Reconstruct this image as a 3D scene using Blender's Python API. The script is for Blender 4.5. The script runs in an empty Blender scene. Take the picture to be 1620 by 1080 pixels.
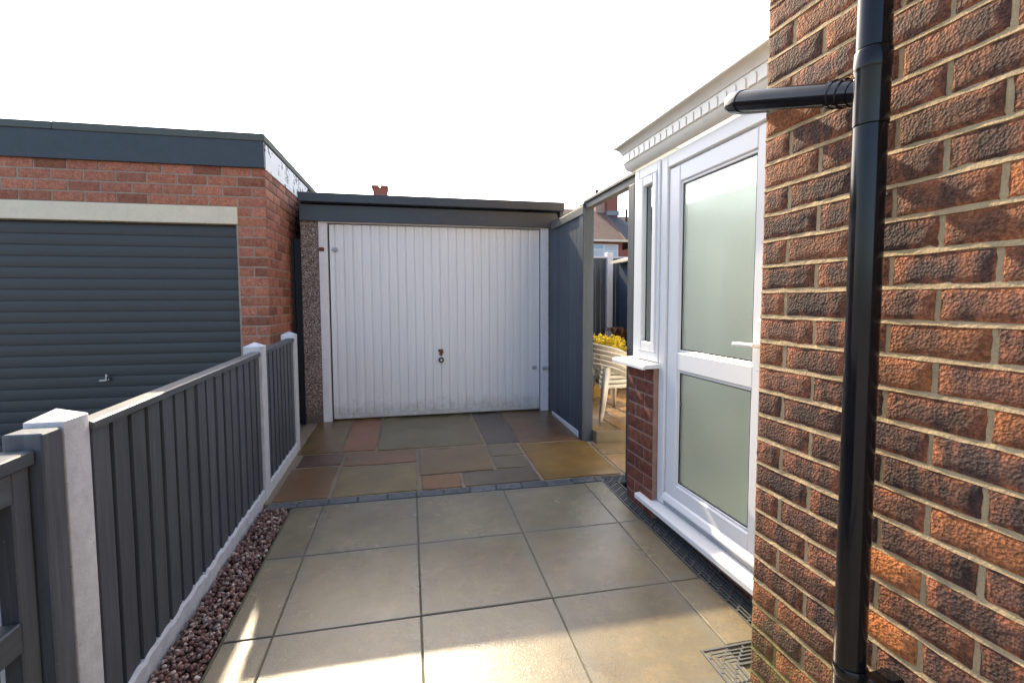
import bpy, bmesh, math, random
from mathutils import Vector, Matrix, noise
import numpy as np

R = math.radians
random.seed(11)
scene = bpy.context.scene
COL = scene.collection

# ------------------------------------------------------------------ camera
CAM_H, YAW, PIT, ROL = 1.4421, 0.21051, -0.06308, -0.0035
F_PX, CY = 759.81, 524.935
cy_, sy_, cp_, sp_ = math.cos(YAW), math.sin(YAW), math.cos(PIT), math.sin(PIT)
fwd = Vector((sy_ * cp_, cy_ * cp_, sp_))
rgt = Vector((cy_, -sy_, 0))
upv = rgt.cross(fwd)
rg2 = math.cos(ROL) * rgt + math.sin(ROL) * upv
up2 = -math.sin(ROL) * rgt + math.cos(ROL) * upv
cam_d = bpy.data.cameras.new('camera')
cam = bpy.data.objects.new('camera', cam_d)
COL.objects.link(cam)
cam_d.sensor_width = 36
cam_d.lens = F_PX / 1620 * 36
cam_d.shift_y = (CY - 540) / 1620
cam_d.clip_start = 0.02
cam_d.clip_end = 1500
m = Matrix((rg2, up2, -fwd)).transposed().to_4x4()
m.translation = (0, 0, CAM_H)
cam.matrix_world = m
scene.camera = cam

# ------------------------------------------------------------------ sky, sun, exposure
SUN_EL, SUN_AZ = R(36.3), R(-7.3)          # azimuth from +Y, clockwise
world = bpy.data.worlds.new('World')
scene.world = world
world.use_nodes = True
wn = world.node_tree
bg = wn.nodes['Background']
sky = wn.nodes.new('ShaderNodeTexSky')
sky.sky_type = 'NISHITA'
sky.sun_disc = False
sky.sun_elevation = SUN_EL
sky.sun_rotation = SUN_AZ
sky.air_density = 1.0
sky.dust_density = 3.0
sky.ozone_density = 1.0
wn.links.new(sky.outputs[0], bg.inputs[0])
bg.inputs[1].default_value = 0.15
sun_d = bpy.data.lights.new('sun', 'SUN')
sun_d.energy = 3.7
sun_d.angle = R(0.53)
sun_d.color = (1.0, 0.83, 0.58)
sun = bpy.data.objects.new('sun', sun_d)
COL.objects.link(sun)
sdir = Vector((math.sin(SUN_AZ) * math.cos(SUN_EL), math.cos(SUN_AZ) * math.cos(SUN_EL), math.sin(SUN_EL)))
sun.rotation_euler = sdir.to_track_quat('Z', 'Y').to_euler()
sun.location = sdir * 30
vs = scene.view_settings
vs.view_transform = 'Standard'
vs.look = 'None'
vs.exposure = 1.58
vs.gamma = 1
vs.use_curve_mapping = False
scene.cycles.max_bounces = 8

G = 0.036                                  # the paving rises away from the camera
SLOPE = math.atan(G)
HA = 0.01724                               # the house stands turned a degree to the paving
HX, HY = 1.1966, 1.4629                    # its near corner


# ------------------------------------------------------------------ helpers
def link(o, parent=None):
    COL.objects.link(o)
    if parent is not None:
        o.parent = parent
    return o


def empty(name, loc=(0, 0, 0), rz=0.0):
    o = bpy.data.objects.new(name, None)
    o.location = loc
    o.rotation_euler = (0, 0, rz)
    o.empty_display_size = 0.1
    return link(o)


def tag(o, label=None, cat=None, group=None, kind=None):
    if label: o['label'] = label
    if cat: o['category'] = cat
    if group: o['group'] = group
    if kind: o['kind'] = kind
    return o


class MB:
    def __init__(self):
        self.bm = bmesh.new()

    def box(self, x0, x1, y0, y1, z0, z1, bev=0.0, seg=1, mat=None):
        mt = Matrix.Translation(((x0 + x1) / 2, (y0 + y1) / 2, (z0 + z1) / 2)) @ Matrix.Diagonal((abs(x1 - x0), abs(y1 - y0), abs(z1 - z0), 1))
        if mat is not None:
            mt = mat @ mt
        r = bmesh.ops.create_cube(self.bm, size=1, matrix=mt)
        if bev > 0:
            es = list({e for v in r['verts'] for e in v.link_edges})
            bmesh.ops.bevel(self.bm, geom=es, offset=bev, segments=seg, affect='EDGES', profile=0.5)
        return self

    def prism(self, pts, vec):
        vec = Vector(vec)
        a = [self.bm.verts.new(p) for p in pts]
        b = [self.bm.verts.new(Vector(p) + vec) for p in pts]
        n = len(pts)
        self.bm.faces.new(a[::-1])
        self.bm.faces.new(b)
        for i in range(n):
            self.bm.faces.new((a[i], a[(i + 1) % n], b[(i + 1) % n], b[i]))
        return self

    def quad(self, *pts):
        self.bm.faces.new([self.bm.verts.new(p) for p in pts])
        return self

    def tube(self, path, r, n=16, cap=True):
        path = [Vector(p) for p in path]
        rs = r if isinstance(r, (list, tuple)) else [r] * len(path)
        t0 = (path[1] - path[0]).normalized()
        ref = Vector((0, 0, 1)) if abs(t0.z) < 0.9 else Vector((1, 0, 0))
        u = t0.cross(ref).normalized()
        rings = []
        for i, p in enumerate(path):
            if i == 0: t = path[1] - path[0]
            elif i == len(path) - 1: t = path[-1] - path[-2]
            else: t = (path[i + 1] - path[i]).normalized() + (path[i] - path[i - 1]).normalized()
            t.normalize()
            u = (u - t * u.dot(t)).normalized()
            w = t.cross(u)
            rings.append([self.bm.verts.new(p + (u * math.cos(2 * math.pi * k / n) + w * math.sin(2 * math.pi * k / n)) * rs[i]) for k in range(n)])
        for a, b in zip(rings, rings[1:]):
            for k in range(n):
                self.bm.faces.new((a[k], a[(k + 1) % n], b[(k + 1) % n], b[k]))
        if cap:
            self.bm.faces.new(rings[0][::-1])
            self.bm.faces.new(rings[-1])
        return self

    def strip(self, prof_a, prof_b, close=False):
        """quads between two equal-length point lists"""
        a = [self.bm.verts.new(p) for p in prof_a]
        b = [self.bm.verts.new(p) for p in prof_b]
        n = len(a)
        for i in range(n if close else n - 1):
            self.bm.faces.new((a[i], a[(i + 1) % n], b[(i + 1) % n], b[i]))
        return self

    def sweep(self, rows, close_profile=True, caps=True):
        """rows: list of equal-length point rings"""
        rings = [[self.bm.verts.new(p) for p in r] for r in rows]
        n = len(rings[0])
        for a, b in zip(rings, rings[1:]):
            for i in range(n if close_profile else n - 1):
                self.bm.faces.new((a[i], a[(i + 1) % n], b[(i + 1) % n], b[i]))
        if caps:
            self.bm.faces.new(rings[0][::-1])
            self.bm.faces.new(rings[-1])
        return self

    def mesh(self, name, mat, smooth=None):
        bm = self.bm
        bmesh.ops.recalc_face_normals(bm, faces=bm.faces[:])
        me = bpy.data.meshes.new(name)
        bm.to_mesh(me)
        bm.free()
        if mat: me.materials.append(mat)
        if smooth is not None:
            for p in me.polygons: p.use_smooth = True
            me.set_sharp_from_angle(angle=R(smooth))
        return me

    def build(self, name, mat, parent=None, smooth=None, loc=None):
        o = bpy.data.objects.new(name, self.mesh(name, mat, smooth))
        if loc: o.location = loc
        return link(o, parent)


def inst(name, me, parent, loc, rot=(0, 0, 0), color=None):
    o = bpy.data.objects.new(name, me)
    o.location = loc
    o.rotation_euler = rot
    if color: o.color = color
    return link(o, parent)


def boxo(name, mat, parent, x0, x1, y0, y1, z0, z1, bev=0.003, seg=1):
    return MB().box(x0, x1, y0, y1, z0, z1, bev, seg).build(name, mat, parent)


def raw(name, verts, faces, mat, parent=None, smooth=False):
    me = bpy.data.meshes.new(name)
    me.from_pydata(verts, [], faces)
    if mat: me.materials.append(mat)
    if smooth:
        me.polygons.foreach_set('use_smooth', [True] * len(me.polygons))
    me.update()
    return link(bpy.data.objects.new(name, me), parent)


# ------------------------------------------------------------------ materials
class NT:
    def __init__(self, name):
        self.m = bpy.data.materials.new(name)
        self.m.use_nodes = True
        self.t = self.m.node_tree
        self.b = self.t.nodes['Principled BSDF']
        self._p = None

    def n(self, typ, **kw):
        nd = self.t.nodes.new('ShaderNode' + typ)
        for k, v in kw.items(): setattr(nd, k, v)
        return nd

    def l(self, a, b): self.t.links.new(a, b)

    def setin(self, nd, key, v):
        s = nd.inputs[key]
        if hasattr(v, 'is_output') or isinstance(v, bpy.types.NodeSocket): self.l(v, s)
        else: s.default_value = v

    def pos(self):
        if self._p is None: self._p = self.n('NewGeometry').outputs['Position']
        return self._p

    def obj(self): return self.n('TexCoord').outputs['Object']

    def map(self, vec, scale=(1, 1, 1), rot=(0, 0, 0)):
        mp = self.n('Mapping')
        self.l(vec, mp.inputs[0])
        mp.inputs['Scale'].default_value = scale
        mp.inputs['Rotation'].default_value = rot
        return mp.outputs[0]

    def noise(self, scale, detail=4, rough=0.6, vec=None, out=0):
        nd = self.n('TexNoise')
        self.l(vec if vec is not None else self.pos(), nd.inputs['Vector'])
        nd.inputs['Scale'].default_value = scale
        nd.inputs['Detail'].default_value = detail
        nd.inputs['Roughness'].default_value = rough
        return nd.outputs[out]

    def vor(self, scale, vec=None, feature='F1', out='Distance', rnd=1.0):
        nd = self.n('TexVoronoi', feature=feature)
        self.l(vec if vec is not None else self.pos(), nd.inputs['Vector'])
        nd.inputs['Scale'].default_value = scale
        nd.inputs['Randomness'].default_value = rnd
        return nd.outputs[out]

    def ramp(self, fac, stops, interp='LINEAR'):
        nd = self.n('ValToRGB')
        nd.color_ramp.interpolation = interp
        el = nd.color_ramp.elements
        while len(el) < len(stops): el.new(0.5)
        for e, (p, c) in zip(el, stops):
            e.position = p
            e.color = (c, c, c, 1) if isinstance(c, (int, float)) else (*c, 1)
        self.l(fac, nd.inputs[0])
        return nd.outputs[0]

    def mix(self, fac, a, b, mode='MIX'):
        nd = self.n('Mix', data_type='RGBA', blend_type=mode)
        for k, v in ((0, fac), (6, a), (7, b)):
            if isinstance(v, bpy.types.NodeSocket): self.l(v, nd.inputs[k])
            elif k == 0: nd.inputs[0].default_value = v
            else: nd.inputs[k].default_value = (*v, 1) if len(v) == 3 else v
        return nd.outputs[2]

    def math(self, op, a, b=0.0, c=None, clamp=False):
        nd = self.n('Math', operation=op, use_clamp=clamp)
        for k, v in ((0, a), (1, b), (2, c)):
            if v is None: continue
            if isinstance(v, bpy.types.NodeSocket): self.l(v, nd.inputs[k])
            else: nd.inputs[k].default_value = v
        return nd.outputs[0]

    def sep(self, v):
        nd = self.n('SeparateXYZ')
        self.l(v, nd.inputs[0])
        return nd.outputs

    def bump(self, h, strength, dist, prev=None):
        nd = self.n('Bump')
        nd.inputs['Strength'].default_value = strength
        nd.inputs['Distance'].default_value = dist
        self.l(h, nd.inputs['Height'])
        if prev is not None: self.l(prev, nd.inputs['Normal'])
        return nd.outputs[0]

    def out(self, col=None, rough=None, normal=None, spec=None, metal=None, coat=None):
        b = self.b
        for key, v in (('Base Color', col), ('Roughness', rough), ('Normal', normal), ('Specular IOR Level', spec), ('Metallic', metal), ('Coat Weight', coat)):
            if v is None: continue
            if isinstance(v, bpy.types.NodeSocket): self.l(v, b.inputs[key])
            elif key == 'Base Color': b.inputs[key].default_value = (*v, 1)
            else: b.inputs[key].default_value = v
        return self.m


def paint(name, col, rough=0.4, var=0.15, bump=0.15, scale=30, dirt=0.0, dirtcol=(0.12, 0.1, 0.07)):
    t = NT(name)
    nz = t.noise(scale, 5, 0.6)
    big = t.noise(2.3, 4, 0.6)
    c = t.mix(t.ramp(nz, [(0.3, 0.0), (0.7, 1.0)]), tuple(x * (1 - var) for x in col), tuple(min(1, x * (1 + var)) for x in col))
    c = t.mix(t.ramp(big, [(0.35, 0.0), (0.75, 0.5)]), c, tuple(x * (1 - var) for x in col))
    if dirt > 0:
        d = t.math('MULTIPLY', t.ramp(t.noise(7, 6, 0.7), [(0.5, 0.0), (0.75, 1.0)]), dirt)
        c = t.mix(d, c, dirtcol)
    r = t.math('ADD', t.math('MULTIPLY', nz, 0.25), rough - 0.12)
    return t.out(c, r, t.bump(nz, bump, 0.002))


def timber(name, col, rough=0.6, axis=2, wear=0.25, wearcol=None):
    """painted sawn timber with grain along an axis"""
    t = NT(name)
    sc = [55, 55, 55]
    sc[axis] = 3
    v = t.map(t.pos(), tuple(sc))
    g = t.noise(1, 6, 0.65, v)
    b = t.noise(3, 5, 0.65)
    sp = t.noise(140, 2, 0.5)
    c = t.mix(t.ramp(g, [(0.3, 0.0), (0.7, 1.0)]), tuple(x * 0.7 for x in col), tuple(x * 1.3 for x in col))
    wc = wearcol or tuple(x * 1.9 for x in col)
    c = t.mix(t.math('MULTIPLY', t.ramp(b, [(0.48, 0.0), (0.75, 1.0)]), wear), c, wc)
    c = t.mix(t.math('MULTIPLY', t.ramp(sp, [(0.66, 0.0), (0.74, 1.0)]), 0.35), c, tuple(x * 2.4 for x in col))
    oi = t.n('ObjectInfo')
    c = t.mix(1.0, c, t.ramp(oi.outputs['Random'], [(0.0, 0.8), (1.0, 1.15)]), 'MULTIPLY')
    return t.out(c, t.math('ADD', t.math('MULTIPLY', b, 0.3), rough - 0.15), t.bump(g, 0.5, 0.003))


def brick_mat(name, dark, mid, edge, edge_amt, bump_d, moss=False, orange=(0.50, 0.17, 0.05), rough=0.85, fine=90, blotch=26):
    """object colour: R = how orange the brick is, G = brightness"""
    t = NT(name)
    oi = t.n('ObjectInfo')
    oc = t.n('SeparateColor')
    t.l(oi.outputs['Color'], oc.inputs[0])
    off = t.n('Vector' + 'Math', operation='MULTIPLY_ADD')
    t.l(oi.outputs['Random'], off.inputs[0])
    off.inputs[1].default_value = (13.7, 7.1, 29.3)
    t.l(t.pos(), off.inputs[2])
    p = off.outputs[0]
    n1 = t.noise(blotch, 5, 0.62, p)
    n2 = t.noise(fine, 5, 0.7, p)
    vr = t.vor(fine * 1.5, p)
    at = t.n('Attribute', attribute_name='edge')
    c = t.mix(t.ramp(n1, [(0.36, 0.0), (0.62, 1.0)]), dark, mid)
    e = t.math('MULTIPLY', t.math('MULTIPLY', at.outputs['Fac'], t.ramp(n1, [(0.3, 0.1), (0.62, 1.0)])), edge_amt)
    c = t.mix(e, c, edge)
    if moss:
        band = t.noise(1.0, 2, 0.5, t.map(p, (6.0, 26.0, 2.5)))
        c = t.mix(t.ramp(band, [(0.50, 0.0), (0.56, 0.75)]), c, tuple(x * 1.05 for x in dark))
        c = t.mix(t.ramp(band, [(0.36, 0.5), (0.42, 0.0)]), c, tuple(0.55 * x + 0.45 * y for x, y in zip(mid, edge)))
    ofac = t.math('MULTIPLY', oc.outputs[0], t.ramp(t.noise(9, 4, 0.6, p), [(0.30, 0.25), (0.6, 1.0)]))
    c = t.mix(ofac, c, orange)
    pit = t.ramp(n2, [(0.35, 0.5), (0.62, 1.35)])
    c = t.mix(0.85, c, pit, 'MULTIPLY')
    gb = t.n('CombineColor')
    for k in range(3): t.l(oc.outputs[1], gb.inputs[k])
    c = t.mix(1.0, c, gb.outputs[0], 'MULTIPLY')
    if moss:
        z = t.sep(t.pos())[2]
        low = t.ramp(t.math('ADD', z, t.math('MULTIPLY', t.noise(6, 5, 0.7), -0.35)), [(0.02, 1.0), (0.24, 0.0)])
        sp = t.ramp(t.noise(38, 5, 0.75), [(0.42, 0.0), (0.6, 1.0)])
        c = t.mix(t.math('MULTIPLY', t.math('MULTIPLY', low, sp), 0.75), c, (0.16, 0.15, 0.04))
    h = t.math('ADD', n2, t.math('MULTIPLY', vr, 0.7))
    h = t.math('ADD', h, t.math('MULTIPLY', n1, 0.8))
    return t.out(c, rough, t.bump(h, 1.0, bump_d), spec=0.35)


def mortar_mat(name, col, moss=False):
    t = NT(name)
    n1 = t.noise(14, 5, 0.6)
    n2 = t.noise(160, 4, 0.6)
    c = t.mix(t.ramp(n1, [(0.3, 0.0), (0.7, 1.0)]), tuple(x * 0.8 for x in col), tuple(x * 1.15 for x in col))
    c = t.mix(0.6, c, t.ramp(n2, [(0.3, 0.75), (0.7, 1.15)]), 'MULTIPLY')
    if moss:
        z = t.sep(t.pos())[2]
        low = t.ramp(t.math('ADD', z, t.math('MULTIPLY', t.noise(6, 5, 0.7), -0.35)), [(0.05, 1.0), (0.34, 0.0)])
        c = t.mix(t.math('MULTIPLY', low, 0.7), c, (0.15, 0.15, 0.04))
    return t.out(c, 0.95, t.bump(t.math('ADD', n2, t.math('MULTIPLY', n1, 2.0)), 0.6, 0.004), spec=0.2)


def wet_stone(name, base=None, wet=0.75, bump_d=0.003, stain=(0.30, 0.20, 0.09)):
    """wet paving: object colour is the stone's own colour"""
    t = NT(name)
    oi = t.n('ObjectInfo')
    off = t.n('VectorMath', operation='MULTIPLY_ADD')
    t.l(oi.outputs['Random'], off.inputs[0])
    off.inputs[1].default_value = (31.0, 17.0, 5.0)
    t.l(t.pos(), off.inputs[2])
    p = off.outputs[0]
    col = oi.outputs['Color']
    big = t.noise(3.2, 6, 0.65, p)
    mid = t.noise(16, 5, 0.65, p)
    fine = t.noise(130, 5, 0.75, p)
    c = t.mix(0.9, col, t.ramp(big, [(0.3, 0.72), (0.7, 1.22)]), 'MULTIPLY')
    c = t.mix(t.math('MULTIPLY', t.ramp(mid, [(0.5, 0.0), (0.8, 1.0)]), 0.35), c, stain)
    c = t.mix(0.6, c, t.ramp(fine, [(0.3, 0.78), (0.7, 1.18)]), 'MULTIPLY')
    sp = t.ramp(t.vor(26, p), [(0.0, 1.0), (0.045, 1.0), (0.06, 0.0)])
    spm = t.math('MULTIPLY', sp, t.ramp(t.noise(2.1, 2, 0.5, p), [(0.62, 0.0), (0.66, 0.7)]))
    c = t.mix(spm, c, (0.05, 0.045, 0.04))
    if name.startswith('buff'):
        ob = t.sep(t.obj())
        ed = t.math('MAXIMUM', t.math('ABSOLUTE', ob[0]), t.math('ABSOLUTE', ob[1]))
        ed = t.math('ADD', ed, t.math('MULTIPLY', t.noise(9, 4, 0.6, p), 0.09))
        c = t.mix(t.ramp(ed, [(0.275, 0.0), (0.315, 0.45), (0.345, 0.6)]), c, (0.165, 0.155, 0.122))
    w = t.ramp(t.noise(2.6, 5, 0.6), [(0.32, 1.0), (0.62, 0.0)])          # where water lies
    rough = t.math('ADD', (0.23 if name.startswith('buff') else 0.46 - 0.30 * wet), t.math('MULTIPLY', w, -0.11))
    rough = t.math('ADD', rough, t.math('MULTIPLY', mid, 0.10))
    nb = t.bump(fine, 0.6, bump_d * 0.6)
    nb = t.bump(mid, 0.30, bump_d, nb)
    return t.out(c, rough, nb, spec=0.5)


M = {}
M['brick_house'] = brick_mat('rustic brown brick', (0.046, 0.031, 0.030), (0.172, 0.078, 0.055), (0.50, 0.15, 0.05), 0.7, 0.010, moss=True)
M['mortar_house'] = mortar_mat('buff sand mortar', (0.44, 0.325, 0.19), moss=True)
M['brick_red'] = brick_mat('smooth red brick', (0.33, 0.115, 0.074), (0.45, 0.18, 0.115), (0.42, 0.18, 0.12), 0.3, 0.002, rough=0.8)
M['mortar_red'] = mortar_mat('pale grey mortar', (0.40, 0.31, 0.25))
M['brick_porch'] = brick_mat('dark red facing brick', (0.10, 0.032, 0.026), (0.20, 0.062, 0.040), (0.24, 0.08, 0.05), 0.3, 0.003, rough=0.75)
M['mortar_porch'] = mortar_mat('pinkish mortar', (0.34, 0.23, 0.18))
M['slab'] = wet_stone('buff concrete paving', stain=(0.36, 0.25, 0.11))
M['flag'] = wet_stone('riven sandstone', wet=0.95, bump_d=0.006, stain=(0.16, 0.10, 0.05))
M['sett'] = wet_stone('charcoal sett', wet=0.6, bump_d=0.004, stain=(0.06, 0.06, 0.06))
M['bed'] = mortar_mat('dark joint sand', (0.14, 0.13, 0.085))
M['pointing'] = mortar_mat('sandy pointing', (0.30, 0.235, 0.16))
_t = NT('white upvc')
M['upvc'] = _t.out(_t.mix(_t.ramp(_t.noise(1.3, 3, 0.5), [(0.3, 0.0), (0.7, 1.0)]), (0.79, 0.79, 0.79), (0.81, 0.81, 0.805)), 0.32)
M['cream'] = paint('cream upvc', (0.74, 0.70, 0.62), 0.35, 0.03, 0.03, 20, 0.15)
M['white_door'] = paint('white garage door paint', (0.70, 0.69, 0.70), 0.32, 0.04, 0.06, 18, 0.12, (0.45, 0.42, 0.38))
M['white_timber'] = paint('white painted timber', (0.70, 0.68, 0.70), 0.5, 0.05, 0.2, 40, 0.2, (0.4, 0.36, 0.3))
M['white_beam'] = paint('off white lintel', (0.76, 0.65, 0.47), 0.5, 0.05, 0.2, 40, 0.3, (0.4, 0.36, 0.28))
M['grey_door'] = paint('anthracite steel', (0.038, 0.040, 0.045), 0.45, 0.08, 0.05, 15)
M['fascia'] = paint('blue black fascia paint', (0.032, 0.040, 0.052), 0.42, 0.2, 0.1, 20, 0.1, (0.12, 0.12, 0.11))
M['felt'] = paint('grey green roof felt', (0.10, 0.115, 0.105), 0.8, 0.2, 0.6, 120, 0.3)
M['slate'] = timber('slate grey fence paint', (0.086, 0.091, 0.103), 0.55, 2, 0.3, (0.11, 0.115, 0.12))
M['slate_h'] = timber('slate grey rail paint', (0.085, 0.092, 0.10), 0.5, 1, 0.3, (0.12, 0.125, 0.13))
M['navy'] = timber('blue grey screen paint', (0.050, 0.066, 0.085), 0.55, 2, 0.35, (0.09, 0.10, 0.11))
M['navy_h'] = timber('blue grey screen rail paint', (0.105, 0.108, 0.10), 0.55, 1, 0.5, (0.20, 0.19, 0.15))
M['dark_timber'] = timber('near black timber', (0.022, 0.026, 0.032), 0.6, 2, 0.3)
M['shed_blue'] = timber('blue shed paint', (0.035, 0.055, 0.085), 0.55, 0, 0.3)
M['black_pipe'] = paint('black plastic pipe', (0.007, 0.007, 0.009), 0.14, 0.1, 0.02, 10, 0.10, (0.05, 0.04, 0.03))
M['black_pipe'].node_tree.nodes['Principled BSDF'].inputs['Specular IOR Level'].default_value = 0.35
M['drain'] = paint('galvanised drain grating', (0.095, 0.10, 0.10), 0.42, 0.15, 0.1, 40, 0.3)
M['void'] = paint('dark channel', (0.008, 0.009, 0.010), 0.7, 0.2, 0.1)
M['gasket'] = paint('black rubber gasket', (0.012, 0.012, 0.013), 0.5, 0.1, 0.02)
M['alu'] = paint('dull aluminium', (0.35, 0.36, 0.37), 0.4, 0.1, 0.05)
M['rust'] = paint('rusty steel', (0.17, 0.07, 0.035), 0.8, 0.4, 0.4, 60)
M['black_metal'] = paint('black lock metal', (0.015, 0.015, 0.016), 0.35, 0.1, 0.03)
M['chrome'] = paint('worn chrome', (0.50, 0.50, 0.50), 0.3, 0.1, 0.02)
M['chrome'].node_tree.nodes['Principled BSDF'].inputs['Metallic'].default_value = 1.0
M['chair'] = paint('cream plastic', (0.80, 0.72, 0.58), 0.38, 0.03, 0.03, 20, 0.15, (0.4, 0.33, 0.22))
M['pot'] = paint('glazed ochre pot', (0.34, 0.22, 0.05), 0.35, 0.3, 0.2, 25, 0.4, (0.12, 0.09, 0.03))
M['soil'] = paint('garden soil', (0.05, 0.035, 0.022), 0.95, 0.4, 0.9, 50)
M['lead'] = paint('lead flashing', (0.22, 0.24, 0.26), 0.6, 0.1, 0.1)
M['curtain'] = paint('net curtain', (0.55, 0.58, 0.62), 0.9, 0.06, 0.05)
M['far_brick'] = brick_mat('orange red far brick', (0.25, 0.085, 0.065), (0.32, 0.115, 0.085), (0.32, 0.12, 0.09), 0.2, 0.002)
M['pale_stack'] = mortar_mat('pale rendered stack', (0.45, 0.30, 0.24))
M['clay'] = paint('dark clay pot', (0.10, 0.05, 0.035), 0.8, 0.3, 0.2)


def _special():
    # pebbledash: small stones in pale matrix
    t = NT('pebbledash')
    v = t.n('TexVoronoi', feature='F1')
    t.l(t.pos(), v.inputs['Vector'])
    v.inputs['Scale'].default_value = 115
    hue = t.n('SeparateColor')
    t.l(v.outputs['Color'], hue.inputs[0])
    c = t.ramp(hue.outputs[0], [(0.0, (0.07, 0.05, 0.045)), (0.25, (0.20, 0.14, 0.12)), (0.5, (0.34, 0.26, 0.23)), (0.75, (0.50, 0.42, 0.38)), (1.0, (0.16, 0.11, 0.10))], 'CONSTANT')
    c = t.mix(t.ramp(v.outputs['Distance'], [(0.5, 0.0), (0.8, 1.0)]), c, (0.15, 0.12, 0.10))
    z = t.sep(t.pos())[2]
    d = t.ramp(t.math('ADD', z, t.math('MULTIPLY', t.noise(7, 4, 0.6), -0.2)), [(0.10, 0.75), (0.36, 0.0)])
    c = t.mix(d, c, (0.06, 0.055, 0.04))
    inv = t.math('SUBTRACT', 1.0, v.outputs['Distance'])
    M['pebbledash'] = t.out(c, 0.8, t.bump(inv, 1.0, 0.008))
    # rough white masonry paint
    t = NT('white masonry paint')
    f = t.noise(120, 5, 0.7)
    g = t.noise(20, 5, 0.65)
    c = t.mix(t.ramp(g, [(0.35, 0.0), (0.7, 1.0)]), (0.60, 0.58, 0.58), (0.74, 0.73, 0.73))
    pits = t.ramp(t.noise(75, 3, 0.6), [(0.27, 1.0), (0.32, 0.0)])
    c = t.mix(pits, c, (0.25, 0.22, 0.19))
    M['masonry'] = t.out(c, 0.75, t.bump(t.math('ADD', f, g), 0.6, 0.005))
    # flaking white board
    t = NT('flaking white paint')
    a = t.noise(13, 3, 0.75)
    b = t.noise(3.0, 2, 0.5)
    k = t.ramp(t.math('ADD', a, t.math('MULTIPLY', b, 0.35)), [(0.745, 0.0), (0.75, 1.0)], 'CONSTANT')
    c = t.mix(k, (0.78, 0.79, 0.80), (0.03, 0.03, 0.035))
    M['flaking'] = t.out(c, 0.6, t.bump(k, -0.5, 0.004))
    # gravel
    t = NT('red brown pebbles')
    ge = t.n('NewGeometry')
    c = t.ramp(ge.outputs['Random Per Island'], [(0.0, (0.055, 0.03, 0.026)), (0.18, (0.14, 0.06, 0.045)), (0.36, (0.085, 0.05, 0.045)), (0.52, (0.20, 0.095, 0.065)), (0.68, (0.14, 0.09, 0.075)), (0.82, (0.30, 0.19, 0.14)), (0.93, (0.46, 0.38, 0.33)), (1.0, (0.10, 0.07, 0.065))], 'LINEAR')
    c = t.mix(0.7, c, t.ramp(t.noise(180, 4, 0.7), [(0.3, 0.7), (0.7, 1.25)]), 'MULTIPLY')
    c = t.mix(1.0, c, (1.5, 1.45, 1.4), 'MULTIPLY')
    M['gravel'] = t.out(c, 0.42, t.bump(t.noise(220, 3, 0.6), 0.3, 0.002))
    # obscure glass of the door
    t = NT('obscure glass')
    f = t.noise(85, 3, 0.6)
    vv = t.vor(60)
    h = t.math('ADD', f, t.math('MULTIPLY', vv, 0.6))
    c = t.mix(t.ramp(f, [(0.3, 0.0), (0.7, 1.0)]), (0.36, 0.41, 0.34), (0.43, 0.48, 0.40))
    t.b.inputs['Coat Weight'].default_value = 1.0
    t.b.inputs['Coat Roughness'].default_value = 0.07
    t.b.inputs['Coat IOR'].default_value = 2.0
    t.b.inputs['Transmission Weight'].default_value = 1.0
    t.b.inputs['IOR'].default_value = 1.45
    M['obscure'] = t.out((0.72, 0.90, 0.90), 0.32, t.bump(h, 0.30, 0.002), spec=0.6)
    t = NT('milky polycarbonate')
    tr = t.n('BsdfTranslucent')
    tr.inputs[0].default_value = (0.80, 0.83, 0.82, 1)
    mx = t.n('MixShader')
    mx.inputs[0].default_value = 0.75
    t.out((0.75, 0.76, 0.76), 0.3)
    t.l(t.b.outputs[0], mx.inputs[1])
    t.l(tr.outputs[0], mx.inputs[2])
    t.l(mx.outputs[0], t.t.nodes['Material Output'].inputs[0])
    M['polycarb'] = t.m
    # opaque window glass, the dark room behind put into its colour
    t = NT('window glass')
    t.b.inputs['Transmission Weight'].default_value = 0.0
    t.b.inputs['Coat Weight'].default_value = 1.0
    t.b.inputs['Coat Roughness'].default_value = 0.02
    t.b.inputs['Coat IOR'].default_value = 2.0
    M['pane'] = t.out((0.06, 0.085, 0.07), 0.05, None, spec=0.9)
    t = NT('pane with painted blue reflection')
    M['pane_blue'] = t.out((0.30, 0.42, 0.58), 0.15, None, spec=0.6)  # reflection put into the pale blue base colour
    t = NT('white garage door paint')
    z = t.sep(t.pos())[2]
    nz = t.noise(14, 5, 0.65)
    streak = t.noise(1.0, 5, 0.7, t.map(t.pos(), (30, 30, 1.2)))
    c = t.mix(t.ramp(streak, [(0.45, 0.0), (0.8, 0.35)]), (0.72, 0.71, 0.72), (0.52, 0.50, 0.47))
    gr = t.math('MULTIPLY', t.ramp(t.math('ADD', z, t.math('MULTIPLY', nz, -0.35)), [(0.02, 0.7), (0.22, 0.0)]), 0.8)
    c = t.mix(gr, c, (0.22, 0.19, 0.15))
    fl = t.ramp(t.noise(36, 4, 0.6), [(0.715, 0.0), (0.73, 0.6)])
    c = t.mix(fl, c, (0.30, 0.17, 0.10))
    M['white_door'] = t.out(c, 0.34, t.bump(t.noise(5, 3, 0.6), 0.25, 0.01))
    # roof tiles
    t = NT('brown roof tiles')
    w = t.n('TexBrick')
    t.l(t.map(t.obj(), (1, 1, 1)), w.inputs['Vector'])
    w.inputs['Scale'].default_value = 1.0
    w.inputs['Brick Width'].default_value = 0.17
    w.inputs['Row Height'].default_value = 0.10
    w.inputs['Mortar Size'].default_value = 0.008
    w.inputs['Color1'].default_value = (0.15, 0.075, 0.055, 1)
    w.inputs['Color2'].default_value = (0.24, 0.12, 0.085, 1)
    w.inputs['Mortar'].default_value = (0.06, 0.035, 0.03, 1)
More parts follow.
